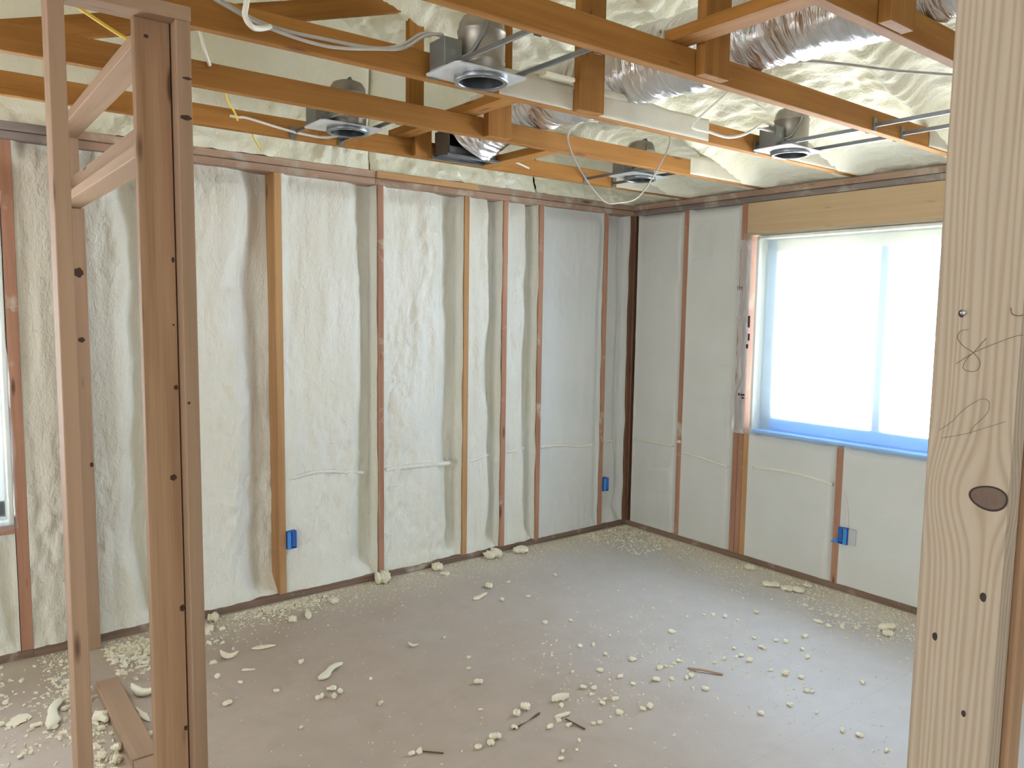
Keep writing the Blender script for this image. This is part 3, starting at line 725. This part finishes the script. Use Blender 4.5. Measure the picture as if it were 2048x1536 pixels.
coat_patch(trusses[1], -0.74, 0.0, YB[1], H_CEIL + 0.006, H_CEIL + 0.105, 2)
coat_patch(trusses[2], -2.58, -2.212, YB[2], H_CEIL + 0.004, H_CEIL + 0.095, 3)
coat_patch(trusses[2], -2.073, -1.36, YB[2], H_CEIL + 0.004, H_CEIL + 0.10, 4)
coat_patch(trusses[2], -0.72, 0.0, YB[2], H_CEIL + 0.006, H_CEIL + 0.115, 5)
coat_patch(trusses[3], -0.50, 0.0, YB[3], H_CEIL + 0.006, H_CEIL + 0.105, 6)
# foam lining along the top of the diagonal web, middle truss
coat_patch(trusses[2], -2.075, -1.9, YB[2] - 0.001, H_CEIL + 0.085, H_CEIL + 0.12, 7)

o = board('foam_offcut', -2.395, -2.245, -1.80, -1.752, H_CEIL + 0.098, H_CEIL + 0.112, M['scrap']); tag(o, 'thin pale offcut resting on the middle truss left of its upright', 'foam offcut')
# flat braces running across the chords
def brace(y0, y1, label):
    o = board('truss_brace', -2.335, -2.246, y0, y1, H_CEIL + 0.0895, H_CEIL + 0.1275, M['truss'])
    tag(o, label, 'brace board', 'flat brace boards across the trusses')
brace(-1.70, -0.46, 'flat orange brace board lying across the far trusses by the duct boot')
brace(-3.60, -2.33, 'flat brace board across the two nearest trusses beside the big duct')
o = board('support_board', -1.80, -1.711, YB[1] + 0.04, YB[0] - 0.002, H_CEIL, H_CEIL + 0.038, M['truss'])
tag(o, 'short brown board bridging two trusses right of the duct boot', 'support board')

# ================================================================ DUCT
path = [(-1.0, -3.62, 2.76), (-1.35, -3.50, 2.74), (-1.66, -3.32, 2.705), (-1.83, -3.05, 2.690), (-1.85, -2.7, 2.676), (-1.85, -2.36, 2.686), (-1.85, -2.05, 2.672),
        (-1.85, -1.75, 2.686), (-1.85, -1.45, 2.672), (-1.855, -1.135, 2.684), (-1.87, -0.95, 2.672), (-1.90, -0.80, 2.635), (-1.93, -0.70, 2.585), (-1.945, -0.655, 2.55)]
P = smooth_path(path, 26); sides = 56
verts, faces = [], []
up = Vector((0, 0, 1)); s_acc = 0.0; rng = np.random.RandomState(3)
cr = rng.rand(200, 2)
for i, p in enumerate(P):
    tdir = (P[min(i + 1, len(P) - 1)] - P[max(i - 1, 0)]).normalized()
    a = tdir.cross(up).normalized(); up2 = a.cross(tdir).normalized(); up = up2
    if i: s_acc += (p - P[i - 1]).length
    for k in range(sides):
        th = 2 * math.pi * k / sides
        side = 0.5 - 0.5 * math.cos(th - math.radians(20))           # crumples gather on the left flank
        rip = math.sin(2 * math.pi * (s_acc / 0.045 + 0.35 * math.sin(th * 2 + i * 0.05)))
        n_ = float(fbm(np.array(s_acc * 16.0), np.array(th * 2.2), 31, 3))
        r = 0.150 + 0.0035 * rip * (0.35 + side) + 0.008 * n_ * (0.3 + side)
        squash = 0.96 if math.sin(th) < -0.6 else 1.0
        verts.append(p + a * (r * math.cos(th)) + up2 * (r * squash * math.sin(th)))
for i in range(len(P) - 1):
    for k in range(sides):
        k2 = (k + 1) % sides
        faces.append((i * sides + k, i * sides + k2, (i + 1) * sides + k2, (i + 1) * sides + k))
duct = link_mesh('flexible_duct', mesh_from(verts, faces), M['foil'], smooth=True)
tag(duct, 'crinkled silver foil flexible duct lying across the trusses', 'air duct')

boot = empty('duct_boot', (-1.96, -0.60, H_CEIL)); tag(boot, 'sheet metal register boot at the far end of the foil duct', 'duct boot')
bx0, bx1, by0, by1 = -2.115, -1.81, -0.70, -0.565
board('boot_side', bx0, bx1, by1 - 0.003, by1, H_CEIL + 0.004, H_CEIL + 0.13, M['galv'], boot, 0)
board('boot_side', bx0, bx0 + 0.003, by0, by1, H_CEIL + 0.004, H_CEIL + 0.13, M['galv'], boot, 0)
board('boot_side', bx1 - 0.003, bx1, by0, by1, H_CEIL + 0.004, H_CEIL + 0.13, M['galv'], boot, 0)
board('boot_side', bx0, bx1, by0, by0 + 0.003, H_CEIL + 0.004, H_CEIL + 0.045, M['galv'], boot, 0)
board('boot_top', bx0, bx1, by0, by1, H_CEIL + 0.127, H_CEIL + 0.130, M['galv'], boot, 0)
for a, b, c, d in ((bx0 - 0.02, bx1 + 0.005, by0 - 0.02, by0 + 0.01), (bx0 - 0.02, bx1 + 0.005, by1 - 0.01, by1 + 0.004)):
    board('boot_flange', a, b, c, d, H_CEIL - 0.008, H_CEIL + 0.004, M['galv'], boot, 0.001)
o = board('boot_collar', bx0 + 0.004, bx1 - 0.004, by0 + 0.004, by1 - 0.004, H_CEIL + 0.03, H_CEIL + 0.034, M['inside'], boot, 0)

# ================================================================ RECESSED CAN LIGHTS
def can_light(cx, cy, ylo, yhi, label, boxside=-1):
    t = empty('recessed_light', (cx, cy, H_CEIL)); tag(t, label, 'can light', 'recessed can lights between the trusses')
    T = Matrix.Translation((cx, cy, H_CEIL))
    R = 0.082
    # housing: ribbed cylinder with a domed cap
    prof = [(R, 0.012), (R, 0.05), (R * 1.015, 0.052), (R * 1.015, 0.058), (R, 0.06), (R, 0.15), (R * 1.03, 0.152), (R * 1.03, 0.160), (R * 0.98, 0.163), (R * 0.95, 0.185), (R * 0.8, 0.205), (R * 0.5, 0.215), (0.002, 0.218)]
    link_mesh('can_housing', lathe_mesh(prof), M['can'], t, T, True)
    ring = [(R * 0.95, -0.012), (R * 1.12, -0.012), (R * 1.16, -0.006), (R * 1.12, 0.018), (R * 0.97, 0.02)]
    link_mesh('trim_ring', lathe_mesh(ring, close=True), M['galv'], t, T, True)
    link_mesh('can_interior', lathe_mesh([(R * 0.955, -0.010), (R * 0.93, 0.02), (R * 0.9, 0.12), (0.002, 0.13)]), M['inside'], t, T, True)
    # mounting pan with a hole for the can
    n = 48; vs_, fs_ = [], []
    for k in range(n):
        th = 2 * math.pi * k / n; c, s = math.cos(th), math.sin(th)
        m = max(abs(c) / 0.15, abs(s) / 0.105)
        for z in (0.006, 0.010):
            vs_.append((R * 1.0 * c, R * 1.0 * s, z)); vs_.append((c / m - 0.02, s / m, z))
    for k in range(n):
        a, b = 4 * k, 4 * ((k + 1) % n)
        fs_ += [(a, a + 1, b + 1, b), (a + 2, b + 2, b + 3, a + 3), (a + 1, a + 3, b + 3, b + 1)]
    link_mesh('mounting_pan', mesh_from(vs_, fs_), M['pan'], t, T)
    # junction box with knockouts
    bx = cx + boxside * 0.135
    jb = board('junction_box', bx - 0.035, bx + 0.035, cy - 0.03, cy + 0.065, H_CEIL + 0.011, H_CEIL + 0.105, M['galv_dark'], t)
    for dx in (-0.015, 0.015):
        link_mesh('clamp', tube_mesh([(bx + dx, cy + 0.02, H_CEIL + 0.10), (bx + dx, cy + 0.02, H_CEIL + 0.122)], 0.005, n=1), M['inside'], jb)
    link_mesh('knockout', lathe_mesh([(0.001, 0), (0.011, 0), (0.011, -0.002), (0.001, -0.002)], 16), M['galv'], jb,
              Matrix.Translation((bx, cy - 0.0305, H_CEIL + 0.06)) @ Matrix.Rotation(math.pi / 2, 4, 'X'))
    tube('conduit_whip', [(bx + 0.034, cy - 0.02, H_CEIL + 0.05), (bx + 0.06, cy - 0.05, H_CEIL + 0.07), (bx + 0.10, cy - 0.075, H_CEIL + 0.15), (bx + 0.125, cy - 0.05, H_CEIL + 0.215), (bx + 0.128, cy - 0.02, H_CEIL + 0.218)], 0.006, M['galv'], t)
    # two hanger bars across the bay, hooked on the trusses
    for dx in (-0.13, 0.115):
        hb = board('hanger_bar', cx + dx - 0.004, cx + dx + 0.004, ylo, yhi, H_CEIL + 0.016, H_CEIL + 0.033, M['galv'], t, 0.001)
        for yy, sgn in ((ylo, 1), (yhi, -1)):
            board('bar_bracket', cx + dx - 0.014, cx + dx + 0.014, min(yy, yy + sgn * 0.004), max(yy, yy + sgn * 0.004), H_CEIL - 0.002, H_CEIL + 0.055, M['galv_dark'], hb, 0.0005)
    return t
g = 0.039
can_light(-2.735, -1.855, YB[3] + g, YB[2] - 0.001, 'largest can light, steel housing nearest the camera at top centre')
can_light(-2.745, -0.835, YB[1] + g, YB[0] - 0.001, 'can light half hidden behind a chord at upper left')
can_light(-0.86, -1.86, YB[3] + g, YB[2] - 0.001, 'can light in front of the window wall at upper right')
can_light(-0.86, -0.86, YB[1] + g, YB[0] - 0.001, 'small can light above the room corner, seen edge on')
can_light(-0.88, -2.84, YB[4] + g, YB[3] - 0.001, 'can light whose two bars reach out from behind the near post')

# ================================================================ CABLES
def cable(pts, r, mat, label, cat='cable', name='cable', **kw):
    return tag(tube(name, pts, r, M[mat], **kw), label, cat)
for k, (dy, dz, lab) in enumerate(((0.0, 0.0, 'upper dusty cable of the bundle drooping to the near can light'), (-0.012, -0.012, 'lower dusty cable of the bundle drooping to the near can light'))):
    cable([(-3.80, -1.775 + dy, 2.60 + dz), (-3.602, -1.79 + dy, 2.518 + dz), (-3.457, -1.79 + dy, 2.480 + dz), (-3.283, -1.79 + dy, 2.480 + dz * (1 + k)), (-3.111, -1.79 + dy, 2.490 + dz * .5), (-3.019, -1.80 + dy, 2.516 + dz), (-2.952, -1.82 + dy, 2.562 + dz), (-2.895, -1.835 + dy, 2.565), (-2.878, -1.836, 2.55)], 0.0055, 'wire_grey', lab)
cable([(-3.56, -1.86, 2.62), (-3.548, -1.855, 2.52), (-3.552, -1.85, 2.472), (-3.534, -1.85, 2.446), (-3.50, -1.82, 2.455), (-3.46, -1.80, 2.474)], 0.0085, 'wire_white', 'white foam-coated cable hooked under the dusty cable bundle')
cable([(-3.478, -1.16, 2.635), (-3.474, -1.175, 2.60), (-3.467, -1.175, 2.564), (-3.445, -1.155, 2.525), (-3.435, -1.13, 2.528)], 0.0065, 'wire_white', 'short white cable stub above the chord right of the corner stud')
cable([(-4.00, -1.52, 2.545), (-3.904, -1.5, 2.501), (-3.786, -1.5, 2.446), (-3.74, -1.49, 2.452)], 0.0055, 'wire_yellow', 'bright yellow cable crossing behind the left partition')
cable([(-3.33, -0.98, 2.535), (-3.27, -0.80, 2.505), (-3.206, -0.70, 2.478), (-3.16, -0.60, 2.47)], 0.0045, 'wire_yellow', 'faint yellow cable stretched between two far chords')
cable([(-3.04, -0.44, 2.52), (-2.988, -0.30, 2.485), (-2.88, -0.12, 2.448)], 0.0045, 'wire_yellow', 'pale yellow cable running down to the left wall plate')
cable([(-3.175, -0.545, 2.496), (-3.14, -0.56, 2.492), (-3.097, -0.56, 2.494), (-2.904, -0.56, 2.468), (-2.756, -0.57, 2.459), (-2.70, -0.62, 2.464), (-2.68, -0.70, 2.466)], 0.006, 'wire_white', 'dirty white cable stapled along the farthest chord')
cable([(-1.40, -1.95, 2.70), (-1.469, -1.95, 2.624), (-1.702, -1.95, 2.450), (-1.70, -1.945, 2.424), (-1.60, -1.94, 2.425), (-1.462, -1.94, 2.422), (-1.32, -1.93, 2.46), (-1.21, -1.92, 2.516), (-1.12, -1.89, 2.545), (-1.03, -1.87, 2.55), (-1.0, -1.862, 2.545)], 0.006, 'wire_white', 'white cable looping down to the can light before the window wall')
cable([(-1.462, -1.93, 2.425), (-1.35, -1.925, 2.45), (-1.22, -1.91, 2.50), (-1.10, -1.90, 2.51), (-1.01, -1.87, 2.52)], 0.005, 'wire_grey', 'grey cable curving up beside the looping white cable')
cable([(-0.98, -1.14, 2.68), (-0.996, -1.2, 2.601), (-1.051, -1.2, 2.481), (-1.221, -1.2, 2.276), (-1.371, -1.2, 2.222), (-1.499, -1.2, 2.223), (-1.66, -1.2, 2.355), (-1.737, -1.2, 2.466), (-1.726, -1.19, 2.535), (-1.6, -1.15, 2.608), (-1.45, -1.10, 2.64)], 0.0042, 'wire_grey', 'thin cable hanging in a wide loop near the room corner')
cable([(-1.69, -2.395, 2.592), (-1.62, -2.429, 2.598), (-1.45, -2.483, 2.605), (-1.2, -2.552, 2.615), (-0.9, -2.627, 2.641), (-0.75, -2.647, 2.655)], 0.006, 'wire_grey', 'grey cable running from behind the duct to the near post')

cable([(-1.585, -0.532, 2.505), (-1.52, -0.535, 2.492), (-1.448, -0.53, 2.478)], 0.006, 'wire_white', 'short pale cable stub lying on the farthest chord right of the boot', sides=6)
# wires stapled across the studs and buried in the wall foam
def buried(pts, label, r=0.0095):
    tag(tube('foamed_cable', pts, r, M['foam_wall'], flat=1.2), label, 'cable', 'foam-coated cable runs across the wall bays')
A = lambda x, z, d=0.018: (x, d, z)
buried([A(-2.70, .690), A(-2.53, .711), A(-2.36, .690), A(-2.23, .664, .05)], 'foam-covered cable run in the bay with the blue box')
buried([A(-2.10, .671), A(-1.9, .672), A(-1.62, .659, .022)], 'foam-covered cable run in the second wide bay of the left wall', 0.013)
buried([A(-1.49, .655), A(-1.4, .668), A(-1.304, .678, .04)], 'foam-covered cable run in the first narrow bay of the left wall')
buried([A(-1.18, .684), A(-1.1, .690), A(-1.0, .692, .04)], 'foam-covered cable run in the second narrow bay of the left wall')
buried([A(-0.87, .693, .012), A(-0.7, .690, .012), A(-0.52, .665, .012), A(-0.36, .660, .014)], 'foam-covered cable run in the left wall bay next to the corner bay')
buried([A(-0.25, .650, .06), A(-0.18, .660, .06), A(-0.10, .658, .06)], 'foam-covered cable run in the last bay before the room corner')
Bp = lambda y, z, d=0.008: (d, y, z)
buried([Bp(-0.07, .690), Bp(-0.2, .683), Bp(-0.45, .687)], 'foam-covered cable run in the right wall bay next to the corner', 0.008)
buried([Bp(-0.55, .652), Bp(-0.65, .645), Bp(-0.93, .612)], 'foam-covered cable run in the right wall bay left of the window', 0.008)
buried([Bp(-1.13, .642, .012), Bp(-1.3, .655, .010), Bp(-1.5, .652, .010), Bp(-1.69, .632, .010)], 'foam-covered cable run in the bay below the window', 0.008)
cable([(0.004, -1.772, 0.606), (0.003, -1.780, 0.56), (0.002, -1.797, 0.47), (0.002, -1.80, 0.40)], 0.004, 'wire_white', 'thin white cable dropping to the taped box on the right wall')
link = tube('cable_clip', [(-0.006, -0.49, 0.727), (-0.006, -0.525, 0.727)], 0.010, M['scrap']); tag(link, 'foam blob on the right wall stud where a cable crosses', 'foam blob')

# ================================================================ BLUE ELECTRICAL BOXES
def outlet_box(name, label, axis, u, z, w=0.055, h=0.10, dep=0.06):
    t = empty(name, (u, 0, z) if axis == 'A' else (0, u, z)); tag(t, label, 'outlet box')
    def Bx(nm, u0, u1, o0, o1, z0, z1, m):
        if axis == 'A': return board(nm, u + u0, u + u1, o0, o1, z + z0, z + z1, M[m], t, 0.002)
        return board(nm, o0, o1, u + u0, u + u1, z + z0, z + z1, M[m], t, 0.002)
    Bx('box_back', -w / 2, w / 2, 0.030, 0.034, -h / 2, h / 2, 'blue')
    for a, b, c, d in ((-w / 2, -w / 2 + 0.004, -h / 2, h / 2), (w / 2 - 0.004, w / 2, -h / 2, h / 2), (-w / 2, w / 2, h / 2 - 0.004, h / 2), (-w / 2, w / 2, -h / 2, -h / 2 + 0.004)):
        Bx('box_wall', a, b, -0.014, 0.034, c, d, 'blue')
    Bx('tape_strip', -w / 2 + 0.002, -w * 0.08, -0.016, -0.012, -h / 2 + 0.002, h / 2 - 0.002, 'tape')
    Bx('tape_strip', w * 0.02, w / 2 - 0.004, -0.013, -0.009, -h / 2 + 0.010, h / 2 - 0.004, 'blue')
    return t, Bx
outlet_box('electrical_box', 'blue electrical box on the left wall, beside the orange double stud', 'A', -2.702, 0.345)
outlet_box('electrical_box', 'small blue electrical box on the left wall next to the corner', 'A', -0.229, 0.346, w=0.05)
t3, Bx3 = outlet_box('electrical_box', 'blue taped electrical box with a grey plate on the right wall', 'B', -1.780, 0.34, w=0.056)
Bx3('mud_ring', -0.075, -0.030, -0.004, 0.02, -0.045, 0.05, 'box_grey')
o = link_mesh('tape_tail', mesh_from([(-0.006, -1.757, 0.325), (-0.014, -1.716, 0.300), (-0.016, -1.712, 0.288), (-0.006, -1.757, 0.292), (-0.008, -1.757, 0.325), (-0.016, -1.716, 0.300), (-0.018, -1.712, 0.288), (-0.008, -1.757, 0.292)],
              [(0, 1, 2, 3), (7, 6, 5, 4), (0, 4, 5, 1), (1, 5, 6, 2), (2, 6, 7, 3), (3, 7, 4, 0)]), M['tape'], t3)

# ================================================================ LEFT PARTITION FRAME
pf = empty('partition_frame', (-3.75, -1.84, 0)); tag(pf, 'bare stud partition with an open doorway at the left', 'wall frame')
yf = -1.89
PT0, PT1 = H_PLATE1 - 0.001, H_CEIL - 0.001
board('top_plate', -8.0, -3.711, yf, yf + 0.089, PT0, PT1, M['frame'], pf)
board('stud', -4.046, -4.008, yf + 0.001, yf + 0.088, 0.038, PT0, M['frame'], pf)
board('stud', -4.654, -4.616, yf + 0.001, yf + 0.088, 0.038, PT0, M['frame'], pf)
board('stud', -3.750, -3.712, yf + 0.001, yf + 0.088, 0.038, PT0, M['frame'], pf)                 # corner stud, edge on
board('stud', -3.842, -3.753, yf + 0.050, yf + 0.087, 0.038, PT0, M['frame_dark'], pf)            # flat stud behind it
board('bottom_plate', -8.0, -3.711, yf, yf + 0.089, 0.0, 0.038, M['frame'], pf)
board('top_plate', -3.790, -3.701, yf + 0.089, -0.024, PT0, PT1, M['frame'], pf)                  # branch running to the left wall
board('stud', -3.785, -3.698, -0.043, -0.006, 0.0005, PT0, M['frame'], pf)                        # end stud flat on the left wall
board('stud', -3.785, -3.690, -0.082, -0.044, 0.0005, 2.085, M['frame'], pf)                      # trimmer
board('door_header', -3.790, -3.701, yf + 0.090, -0.044, 2.088, 2.126, M['frame'], pf)
board('door_header', -3.745, -3.707, yf + 0.090, -0.044, 2.127, 2.216, M['frame'], pf)
o = board('floor_plate', -3.790, -3.701, -1.240, -0.52, 0.0, 0.038, M['frame'], pf)
o = board('floor_plate', -3.788, -3.699, yf + 0.090, -1.246, 0.0, 0.036, M['frame'], pf)

M['knot_dark'] = plain_mat('dark_knot', (0.075, 0.035, 0.022), 0.7, 0, 0.3, 0.4, 0.1, 90)
def knot_y(x, y, z, rx, rz):
    n = 16; v = [(x, y - 0.0005, z)] + [(x + rx * math.cos(2 * math.pi * k / n) * (1 + 0.15 * math.sin(3 * k)), y - 0.0001, z + rz * math.sin(2 * math.pi * k / n) * (1 + 0.15 * math.cos(2 * k))) for k in range(n)]
    link_mesh('knot', mesh_from(v, [(0, 1 + k, 1 + (k + 1) % n) for k in range(n)]), M['knot_dark'], pf, smooth=True)
for x, z, rx, rz in ((-3.7243, 2.257, 0.012, 0.004), (-3.7293, 2.154, 0.015, 0.007), (-3.7404, 1.382, 0.004, 0.004)):
    knot_y(x, yf + 0.001, z, rx, rz)
for x, z, rx, rz in ((-3.7598, 1.776, 0.004, 0.008), (-3.761, 1.422, 0.006, 0.007), (-3.7742, 1.167, 0.009, 0.009), (-3.760, 0.783, 0.007, 0.010), (-3.8122, 2.360, 0.006, 0.005), (-3.7595, 0.42, 0.005, 0.008), (-3.7631, 1.597, 0.003, 0.003)):
    knot_y(x, yf + 0.050, z, rx, rz)
for x, z, rx, rz in ((-3.7242, 1.795, 0.020, 0.022), (-3.7226, 1.487, 0.014, 0.012), (-3.70, 0.9, 0.008, 0.012)):
    knot_y(x, -0.082, z, rx, rz)

# ================================================================ NEAR RIGHT POST
po = empty('door_post', (-3.36, -3.745, 0)); tag(po, 'pale doubled stud post with a big knot and pencil marks, at right', 'post')
board('stud', -3.380, -3.342, -3.790, -3.700, 0.0, 2.40, M['post'], po, 0.003)
board('stud', -3.340, -3.302, -3.797, -3.702, 0.0, 2.40, M['frame_dark'], po, 0.003)
def face_disc(name, y, z, ry, rz, mat, x=-3.3804, dome=0.0006, n=28, rings=3, jig=0.08):
    v = [(x - dome, y, z)]; f = []
    for r in range(1, rings + 1):
        for k in range(n):
            th = 2 * math.pi * k / n; q = r / rings * (1 + jig * math.sin(3 * th + 1) * 0.5)
            v.append((x - dome * (1 - (r / rings) ** 2), y + ry * q * math.cos(th), z + rz * q * math.sin(th)))
    for k in range(n): f.append((0, 1 + (k + 1) % n, 1 + k))
    for r in range(rings - 1):
        for k in range(n):
            a = 1 + r * n + k; b = 1 + r * n + (k + 1) % n
            f.append((a, b, b + n, a + n))
    return link_mesh(name, mesh_from(v, f), mat, po, smooth=True)
M['knot'] = plain_mat('knot_heartwood', (0.17, 0.11, 0.08), 0.6, 0, 0.3, 0.45, 0.2, 120)
M['knot_rim'] = plain_mat('knot_bark_rim', (0.045, 0.03, 0.025), 0.7, 0, 0.3, 0.3)
face_disc('knot_rim', -3.7711, 1.4455, 0.0205, 0.0145, M['knot_rim'], -3.3802)
face_disc('knot', -3.7714, 1.4457, 0.0182, 0.0122, M['knot'], -3.3806)
for y, z, a, b in ((-3.773, 1.330, 0.0035, 0.0055), (-3.724, 1.266, 0.003, 0.005), (-3.7615, 1.185, 0.0025, 0.004)):
    face_disc('knot', y, z, a, b, M['knot_rim'], -3.3803)
face_disc('screw_head', -3.7312, 1.6548, 0.0038, 0.0032, M['screw'], -3.381, 0.0015)
face_disc('screw_hole', -3.7290, 1.6540, 0.0035, 0.0045, M['knot_rim'], -3.3803)
for k, s in enumerate(STROKES):
    tube('pencil_mark', [(-3.3803, y, z) for y, z in s], 0.00055 if k < 3 else 0.0004, M['graphite'], po, sides=6, n=6, flat=0.6)

# ================================================================ FOAM SCRAPS AND CRUMBS
def scrap_mesh(L, W, T, style, seed):
    rg = random.Random(seed); n, m = 14, 8
    ph = rg.random() * 6
    verts, faces = [], []
    for i in range(n):
        t = i / (n - 1); s = 2 * t - 1
        w = math.sqrt(max(0.0, 1 - abs(s) ** 2.6))
        if style == 'peanut': w *= 0.78 + 0.3 * math.cos(2 * math.pi * (t - 0.1)) * (0.6 if t > .5 else 1)
        if style in ('flat',): w = max(0.15, w) * (1 + 0.25 * math.sin(5 * t + ph))
        if style in ('stick',): w = max(0.55, w)
        if style == 'clump': w = max(0.2, w) * (1 + 0.35 * math.sin(9 * t + ph))
        bend = 0.0; lift = 0.0
        if style == 'curl': bend = 0.35 * W * (s * s); lift = 0.7 * T * s * s
        if style == 'peanut': bend = 0.18 * W * math.sin(3.0 * s + 0.5)
        w = max(w, 0.08)
        for k in range(m):
            th = 2 * math.pi * k / m
            jj = 1 + ({'clump': 0.28, 'peanut': 0.08, 'curl': 0.10}.get(style, 0.2)) * (rg.random() - 0.5) * 2
            yy = 0.5 * W * w * math.cos(th) * jj + bend
            sn = math.sin(th)
            if style in ('flat', 'stick'): sn = math.copysign(abs(sn) ** 0.45, sn)
            zz = 0.5 * T * (sn * (0.45 + 0.55 * w) * jj + 1.0) + lift
            verts.append((0.5 * L * s * (1 + 0.05 * (rg.random() - .5)), yy, max(zz, 0.0008)))
    for i in range(n - 1):
        for k in range(m):
            k2 = (k + 1) % m
            faces.append((i * m + k, i * m + k2, (i + 1) * m + k2, (i + 1) * m + k))
    faces.append(tuple(range(m))[::-1]); faces.append(tuple(range((n - 1) * m, n * m)))
    return mesh_from(verts, faces)
for i, (lab, x, y, L, W, T, ang, st) in enumerate(SCRAPS):
    y = min(y, -0.5 * W - 0.015); x = min(x, -0.5 * W - 0.02)
    if lab.startswith('upright'):
        Mx = Matrix.Translation((-3.96, -0.66, 0.0)) @ Matrix.Rotation(1.25, 4, 'Z')
    else: Mx = Matrix.Translation((x, y, 0)) @ Matrix.Rotation(ang, 4, 'Z')
    o = link_mesh('foam_scrap', scrap_mesh(max(L, W * 0.9), W, T, st, i), M['scrap'], None, Mx, st in ('peanut', 'curl'))
    tag(o, lab, 'foam scrap', 'foam scraps on the floor')
base = []
for k in range(6):
    me = scrap_mesh(1.0, 0.72, 0.55, 'chunk' if k % 2 else 'flat', 100 + k); me.materials.append(M['scrap']); base.append(me)
rg = random.Random(5)
for i, (x, y) in enumerate(CRUMBS):
    s = rg.uniform(0.018, 0.034)
    Mx = Matrix.Translation((x, y, 0)) @ Matrix.Rotation(rg.uniform(0, 6.28), 4, 'Z') @ Matrix.Diagonal((s, s * rg.uniform(0.7, 1.1), s * rg.uniform(0.7, 1.1), 1))
    o = link_mesh('foam_crumb', base[i % 6], None, None, Mx)
    if x < -3.6: lab = 'small foam crumb on the floor around the partition floor plate'
    elif math.hypot(x + 2.4, y + 1.87) < 0.4: lab = 'small foam crumb near the dark twig and splinter'
    elif x > -0.8: lab = 'small foam crumb close to the right wall below the window'
    elif x > -1.95: lab = 'small foam crumb scattered on the pale dusty middle of the floor'
    elif y > -0.75: lab = 'small foam crumb on the brown floor toward the left wall'
    else: lab = 'small foam crumb alone on the bare brown floor'
    tag(o, lab, 'foam crumb', lab.replace('small foam crumb', 'small foam crumbs'))
o = tube('twig', [(-2.37, -1.802, 0.004), (-2.45, -1.825, 0.006), (-2.534, -1.837, 0.004)], 0.0035, M['twig'], rad=lambda t: 0.7 + 0.5 * math.sin(9 * t)); tag(o, 'dark bent twig beside two egg-shaped foam nuggets', 'twig')
o = tube('wood_splinter', [(-2.319, -1.904, 0.006), (-2.305, -2.003, 0.003)], 0.0035, M['twig'], n=1, sides=5); tag(o, 'straight dark wood splinter pointing off the white foam stick', 'splinter')
o = tube('wood_splinter', [(-1.56, -1.905, 0.006), (-1.52, -1.97, 0.009), (-1.475, -2.04, 0.004)], 0.007, M['reed'], sides=6, flat=0.5); tag(o, 'tan frayed wood splinter on the pale dusty floor', 'splinter')
o = tube('wood_splinter', [(-2.90, -1.755, 0.003), (-2.845, -1.812, 0.003)], 0.0025, M['twig'], n=1, sides=5); tag(o, 'thin dark splinter lying at the front of the bare floor', 'splinter')

# uncountable chips and dust swept along the walls
rs = np.random.RandomState(11)
pts = []
def strip(n, f): 
    for _ in range(n): pts.append(f())
strip(5200, lambda: (rs.uniform(-3.95, -0.02), -0.02 - rs.exponential(0.12), rs.uniform(0.002, 0.0065)))
strip(4200, lambda: (-0.02 - rs.exponential(0.14), rs.uniform(-2.9, -0.02), rs.uniform(0.002, 0.0065)))
strip(500, lambda: (rs.uniform(-0.5, -0.03), rs.uniform(-0.6, -0.03), rs.uniform(0.004, 0.012)))
strip(520, lambda: (rs.normal(-2.80, 0.15), -0.03 - abs(rs.normal(0.05, 0.07)), rs.uniform(0.004, 0.013)))
strip(700, lambda: (rs.normal(-3.52, 0.13), -0.10 - abs(rs.normal(0.05, 0.16)), rs.uniform(0.005, 0.022)))
strip(300, lambda: (rs.normal(-3.86, 0.05), rs.uniform(-1.2, -0.3), rs.uniform(0.004, 0.02)))
strip(350, lambda: (rs.uniform(-4.3, -3.8), rs.uniform(-0.95, -0.1), rs.uniform(0.003, 0.014)))
strip(420, lambda: (rs.normal(-0.33, 0.12), rs.normal(-2.1, 0.28), rs.uniform(0.003, 0.011)))
strip(260, lambda: (rs.normal(-1.5, 0.35), rs.normal(-1.75, 0.35), rs.uniform(0.003, 0.011)))
strip(260, lambda: (rs.normal(-1.2, 0.4), rs.normal(-2.1, 0.4), rs.uniform(0.003, 0.009)))
strip(130, lambda: (rs.normal(-1.95, 0.2), rs.normal(-1.75, 0.2), rs.uniform(0.003, 0.010)))
strip(1100, lambda: (rs.uniform(-3.6, -0.1), rs.uniform(-3.0, -0.1), rs.uniform(0.002, 0.006)))
v, f = [], []
for (x, y, s) in pts:
    if -3.80 < x < -3.69 and y > -1.9: continue
    if y < -1.78 and y > -1.90 and x < -3.70: continue
    x = min(x, -0.012); y = min(y, -0.012)
    th = rs.uniform(0, 6.28); c, sn = math.cos(th), math.sin(th); a = s * rs.uniform(0.8, 2.4); b = s * rs.uniform(0.35, 0.9); h = s * rs.uniform(0.3, 0.9)
    k = len(v); tl = rs.uniform(0, 0.6) * h
    for (p, q, z) in ((-a, -b, 0.0004), (a, -b * .7, 0.0004), (a * .8, b, 0.0004), (-a * .9, b * .8, 0.0004), (-a * .6, -b * .6, h), (a * .7, -b * .5, h - tl), (a * .5, b * .6, h), (-a * .6, b * .5, h - tl)):
        v.append((x + 0.5 * (p * c - q * sn), y + 0.5 * (p * sn + q * c), z))
    f += [(k + 3, k + 2, k + 1, k), (k + 4, k + 5, k + 6, k + 7), (k, k + 1, k + 5, k + 4), (k + 1, k + 2, k + 6, k + 5), (k + 2, k + 3, k + 7, k + 6), (k + 3, k, k + 4, k + 7)]
o = link_mesh('foam_dust', mesh_from(v, f), M['scrap'])
tag(o, 'fine pale foam dust and shavings drifted along the wall bases', 'foam dust', kind='stuff')
